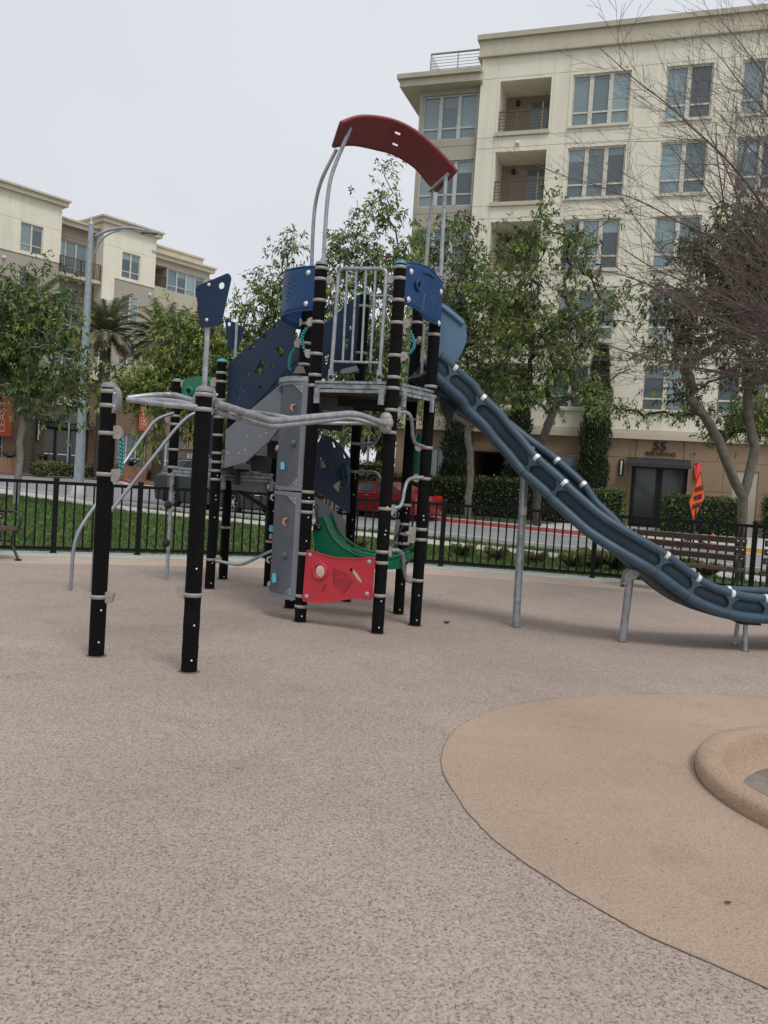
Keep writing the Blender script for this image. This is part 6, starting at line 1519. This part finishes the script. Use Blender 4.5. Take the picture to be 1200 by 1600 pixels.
# clipped hedges and columnar cypresses
def leafy_box(name, label, cat, c, size, rz, n, mats, wts, lsz, seed, kind='box', group=None, taper=.5):
    g = np.random.default_rng(seed); sx, sy, sz = size
    if kind == 'box':
        f = g.integers(0, 5, n); P = g.uniform(-1, 1, (n, 3)); P[:, 2] = P[:, 2] * .5 + .5
        ax = f % 5; P[ax == 0, 0] = 1; P[ax == 1, 0] = -1; P[ax == 2, 1] = -1; P[ax == 3, 2] = 1; P[ax == 4, 1] = np.where(g.random((ax == 4).sum()) < .3, 1, -1)
        P = P * np.array([sx / 2, sy / 2, sz]); P += g.normal(size=P.shape) * lsz * .55
    else:
        t = g.random(n) ** .85; an = g.uniform(0, 2 * math.pi, n); rad = np.sqrt(np.clip(1 - ((t - .32) / (.70)) ** 2, .02, 1)) * g.uniform(.72, 1.06, n) * (1 + .13 * np.sin(t * 29 + an * 2))
        P = np.stack([np.cos(an) * rad * sx / 2, np.sin(an) * rad * sy / 2, t * sz], 1)
    D = g.normal(size=(n, 3)) + np.array([0, 0, .5 if kind == 'box' else 2.2]); V, F = leaves(P, D, lsz, lsz * (.55 if kind == 'box' else .3), g, 0)
    mi = np.repeat(g.choice(len(mats), size=n, p=wts), 2); me = fast_mesh('foliage', V, F, mats, mi)
    r_ = root(name, c, label, cat, group); r_.rotation_euler = (0, 0, rz); o = bpy.data.objects.new('foliage', me); COL.objects.link(o); o.parent = r_
    m = MB()
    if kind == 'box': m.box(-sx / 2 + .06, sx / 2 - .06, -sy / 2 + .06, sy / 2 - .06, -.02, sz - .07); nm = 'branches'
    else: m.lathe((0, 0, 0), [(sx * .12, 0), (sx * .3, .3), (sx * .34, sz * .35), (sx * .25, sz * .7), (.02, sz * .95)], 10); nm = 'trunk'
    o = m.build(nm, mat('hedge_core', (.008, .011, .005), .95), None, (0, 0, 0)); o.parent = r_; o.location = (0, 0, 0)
    return r_
fa = math.atan2(-.315, .949); HM = [LF_HED, LF_DK, LF_YEL, LF_LT]
def fh_(a, d): p = FR_.p(a, .14, d); return p
leafy_box('hedge', 'clipped box hedge right of the black entrance door', 'hedge', fh_(7.25, 1.9), (2.75, .9, 1.32), fa, 5200, HM, [.52, .30, .03, .15], .10, 21)
leafy_box('hedge', 'clipped hedge between the entrance door and the dark ivy column', 'hedge', fh_(3.35, 1.5), (1.9, .9, 1.35), fa, 3600, HM, [.4, .25, .12, .23], .10, 22)
leafy_box('hedge', 'long dark hedge below the ground floor window behind the slide leg', 'hedge', fh_(.4, 1.5), (3.9, 1.0, 1.55), fa, 6500, HM, [.45, .40, .08, .07], .10, 23)
leafy_box('hedge', 'dark hedge along the wall right of the red car', 'hedge', fh_(-3.6, 1.6), (3.4, 1.0, 1.45), fa, 5000, HM, [.40, .32, .16, .12], .10, 24)
leafy_box('hedge', 'yellowish hedge behind the red car and beside the kiosk sign', 'hedge', fh_(-6.9, 1.9), (2.8, 1.0, 1.9), fa, 4600, HM, [.30, .2, .35, .15], .10, 25)
leafy_box('hedge', 'hedge at the right edge of the photo beside the utility door', 'hedge', fh_(10.4, 1.5), (1.9, .9, 1.5), fa, 3200, HM, [.5, .3, .05, .15], .10, 26)
CM = [LF_CYP, LF_DK, LF_OLV]
leafy_box('cypress', 'tall dark column of foliage left of the black entrance door', 'cypress', fh_(3.0, .75), (1.15, .9, 7.2), 0, 9500, CM, [.6, .3, .1], .20, 31, 'col')
leafy_box('cypress', 'dark column of foliage right of the red car tail', 'cypress', fh_(-2.75, .7), (1.25, .9, 5.8), 0, 9000, CM, [.6, .3, .1], .20, 32, 'col')
leafy_box('cypress', 'dark column of foliage behind the tall slide leg', 'cypress', fh_(-.15, .7), (1.1, .9, 5.4), 0, 7500, CM, [.6, .3, .1], .20, 33, 'col')
leafy_box('hedge', 'low brown green hedge along the red kerb before the leasing office', 'hedge', Vector((-17.6, 61.5, .14)), (17, 1.4, .75), math.atan2(.77, .638), 9000, [LF_OLV, LF_RED, LF_DRY, LF_MID], [.4, .25, .1, .25], .16, 34)
leafy_box('hedge', 'second low brown green hedge behind the left lawn tree', 'hedge', Vector((-28.0, 68.2, .14)), (9, 1.4, .75), 0.1, 5000, [LF_OLV, LF_RED, LF_DRY, LF_MID], [.4, .25, .1, .25], .16, 35)
# background trees closing the gap between the buildings
def bgtree(label, px, Y, blobs, seed, w): tree(label, gbase(px, Y) + Vector((0, 0, .13)), at(px + 3, 690, Y), px_blobs(blobs, Y), 190, 40, .26, MIX, w, .25, BARKD, seed, spread=.5, rt=.015, group='trees between the two buildings')
bgtree('far dark tree seen behind the stair panels of the tower', 408, 46, [(395, 640, 50, 45), (440, 600, 50, 50), (400, 560, 45, 30)], 41, [.4, .4, .1, .1])
bgtree('far dark tree right behind the tower posts and swing seat', 592, 44, [(590, 660, 40, 45), (560, 620, 45, 50), (610, 600, 40, 40), (500, 640, 40, 50)], 42, [.4, .45, .08, .07])
bgtree('far tree behind the left stair rail and monument sign', 345, 50, [(330, 620, 45, 45), (370, 650, 40, 40), (305, 650, 30, 30)], 43, [.35, .25, .2, .2])
leafy_box('hedge', 'dark hedge in the gap between the two buildings', 'hedge', Vector((-6.2, 43.0, .13)), (9, 1.3, 2.0), -.55, 8000, HM, [.45, .35, .1, .1], .15, 36)

# lawn between fence and footpath, and dry ornamental tufts
g = np.random.default_rng(99); n = 210000
Xr = g.uniform(-19, 13, n); Yr = g.uniform(9.5, 34, n)
fx = np.array([p.x for p in FENCE]); fy = np.array([p.y for p in FENCE]); yy0 = np.interp(Xr, fx, fy) + .24
px_ = np.array([p[0] for p in path]); py_ = np.array([p[1] for p in path]); rx_ = np.array([p[0] for p in road_near]); ry_ = np.array([p[1] for p in road_near])
pc = np.interp(Xr, px_, py_); rc_ = np.interp(Xr, rx_, ry_) - .35
ok = (Yr > yy0) & (Yr < rc_) & (np.abs(Yr - pc) > .85) & ~((Xr < -9.6) & (Yr > pc - .9)) & (np.abs(Xr) < Yr * .5 + 1.5)
ok &= g.random(n) < np.clip(1.25 - (Yr - 13) * .05, .25, 1); Xr = Xr[ok]; Yr = Yr[ok]; k = len(Xr)
hh = g.uniform(.035, .085, k) * (1 + .4 * np.sin(Xr * 1.7) * np.cos(Yr * 2.1)); an = g.uniform(0, 6.28, k); wv = .006 + .0005 * Yr
A = np.stack([Xr, Yr, np.full(k, -.012)], 1); sdv = np.stack([np.cos(an), np.sin(an), np.zeros(k)], 1) * wv[:, None]; tpv = A + np.stack([g.normal(size=k) * .025, g.normal(size=k) * .025, hh], 1)
V = np.stack([A - sdv, A + sdv, tpv], 1).reshape(-1, 3); F = np.arange(len(V)).reshape(-1, 3)
me = fast_mesh('lawn_grass', V, F, [LF_GRS, LF_MID], (g.random(k) < .12).astype(int)); o = bpy.data.objects.new('lawn_grass', me); COL.objects.link(o); tag(o, 'short green lawn between the black fence and the footpath', 'grass', kind='stuff')
V = []; mi = []; gr = random.Random(4)
for (X, Yc, h, nb) in [(gp(px, 862).x * 1.0 + dx, 16.1 + dy, h, 170) for px, dx, dy, h in ((845, 0, 0, .34), (868, .05, .25, .42), (892, 0, .1, .40), (905, .1, .5, .36), (930, 0, .2, .3), (960, 0, .4, .36), (985, 0, .2, .3), (1060, 0, .3, .28), (1190, 0, -.9, .4), (715, 0, .9, .3), (760, 0, .7, .28), (800, .1, .5, .26), (640, 0, 1.2, .22), (560, 0, 1.6, .2))]:
    for i in range(nb):
        a = gr.uniform(0, 6.28); l = h * gr.uniform(.6, 1.15); o_ = Vector((math.cos(a), math.sin(a), 0)); q = Vector((X, Yc, -.01)) + o_ * gr.uniform(0, .07); s = Vector((-o_.y, o_.x, 0)) * .006; m1 = q + o_ * l * .3 + Vector((0, 0, l * .75)); t = q + o_ * l * .8 + Vector((0, 0, l * gr.uniform(.5, .95)))
        V += [q - s, q + s, m1, q + s * .2, m1 + s, t]; d_ = int(gr.random() < .6); mi += [d_, d_]
V = np.array([tuple(v) for v in V]); me = fast_mesh('ornamental_grass', V, np.arange(len(V)).reshape(-1, 3), [LF_GRS, LF_DRY], np.array(mi)); o = bpy.data.objects.new('ornamental_grass', me); COL.objects.link(o); tag(o, 'dry yellow tufts of ornamental grass behind the fence', 'grass', kind='stuff')
# nothing in the scene relies on names that drifted
for o in list(bpy.data.objects):
    if o.type == 'MESH' and o.parent is None and 'label' not in o and 'kind' not in o: print('untagged', o.name)
print('tris', sum(len(me.polygons) for me in bpy.data.meshes))
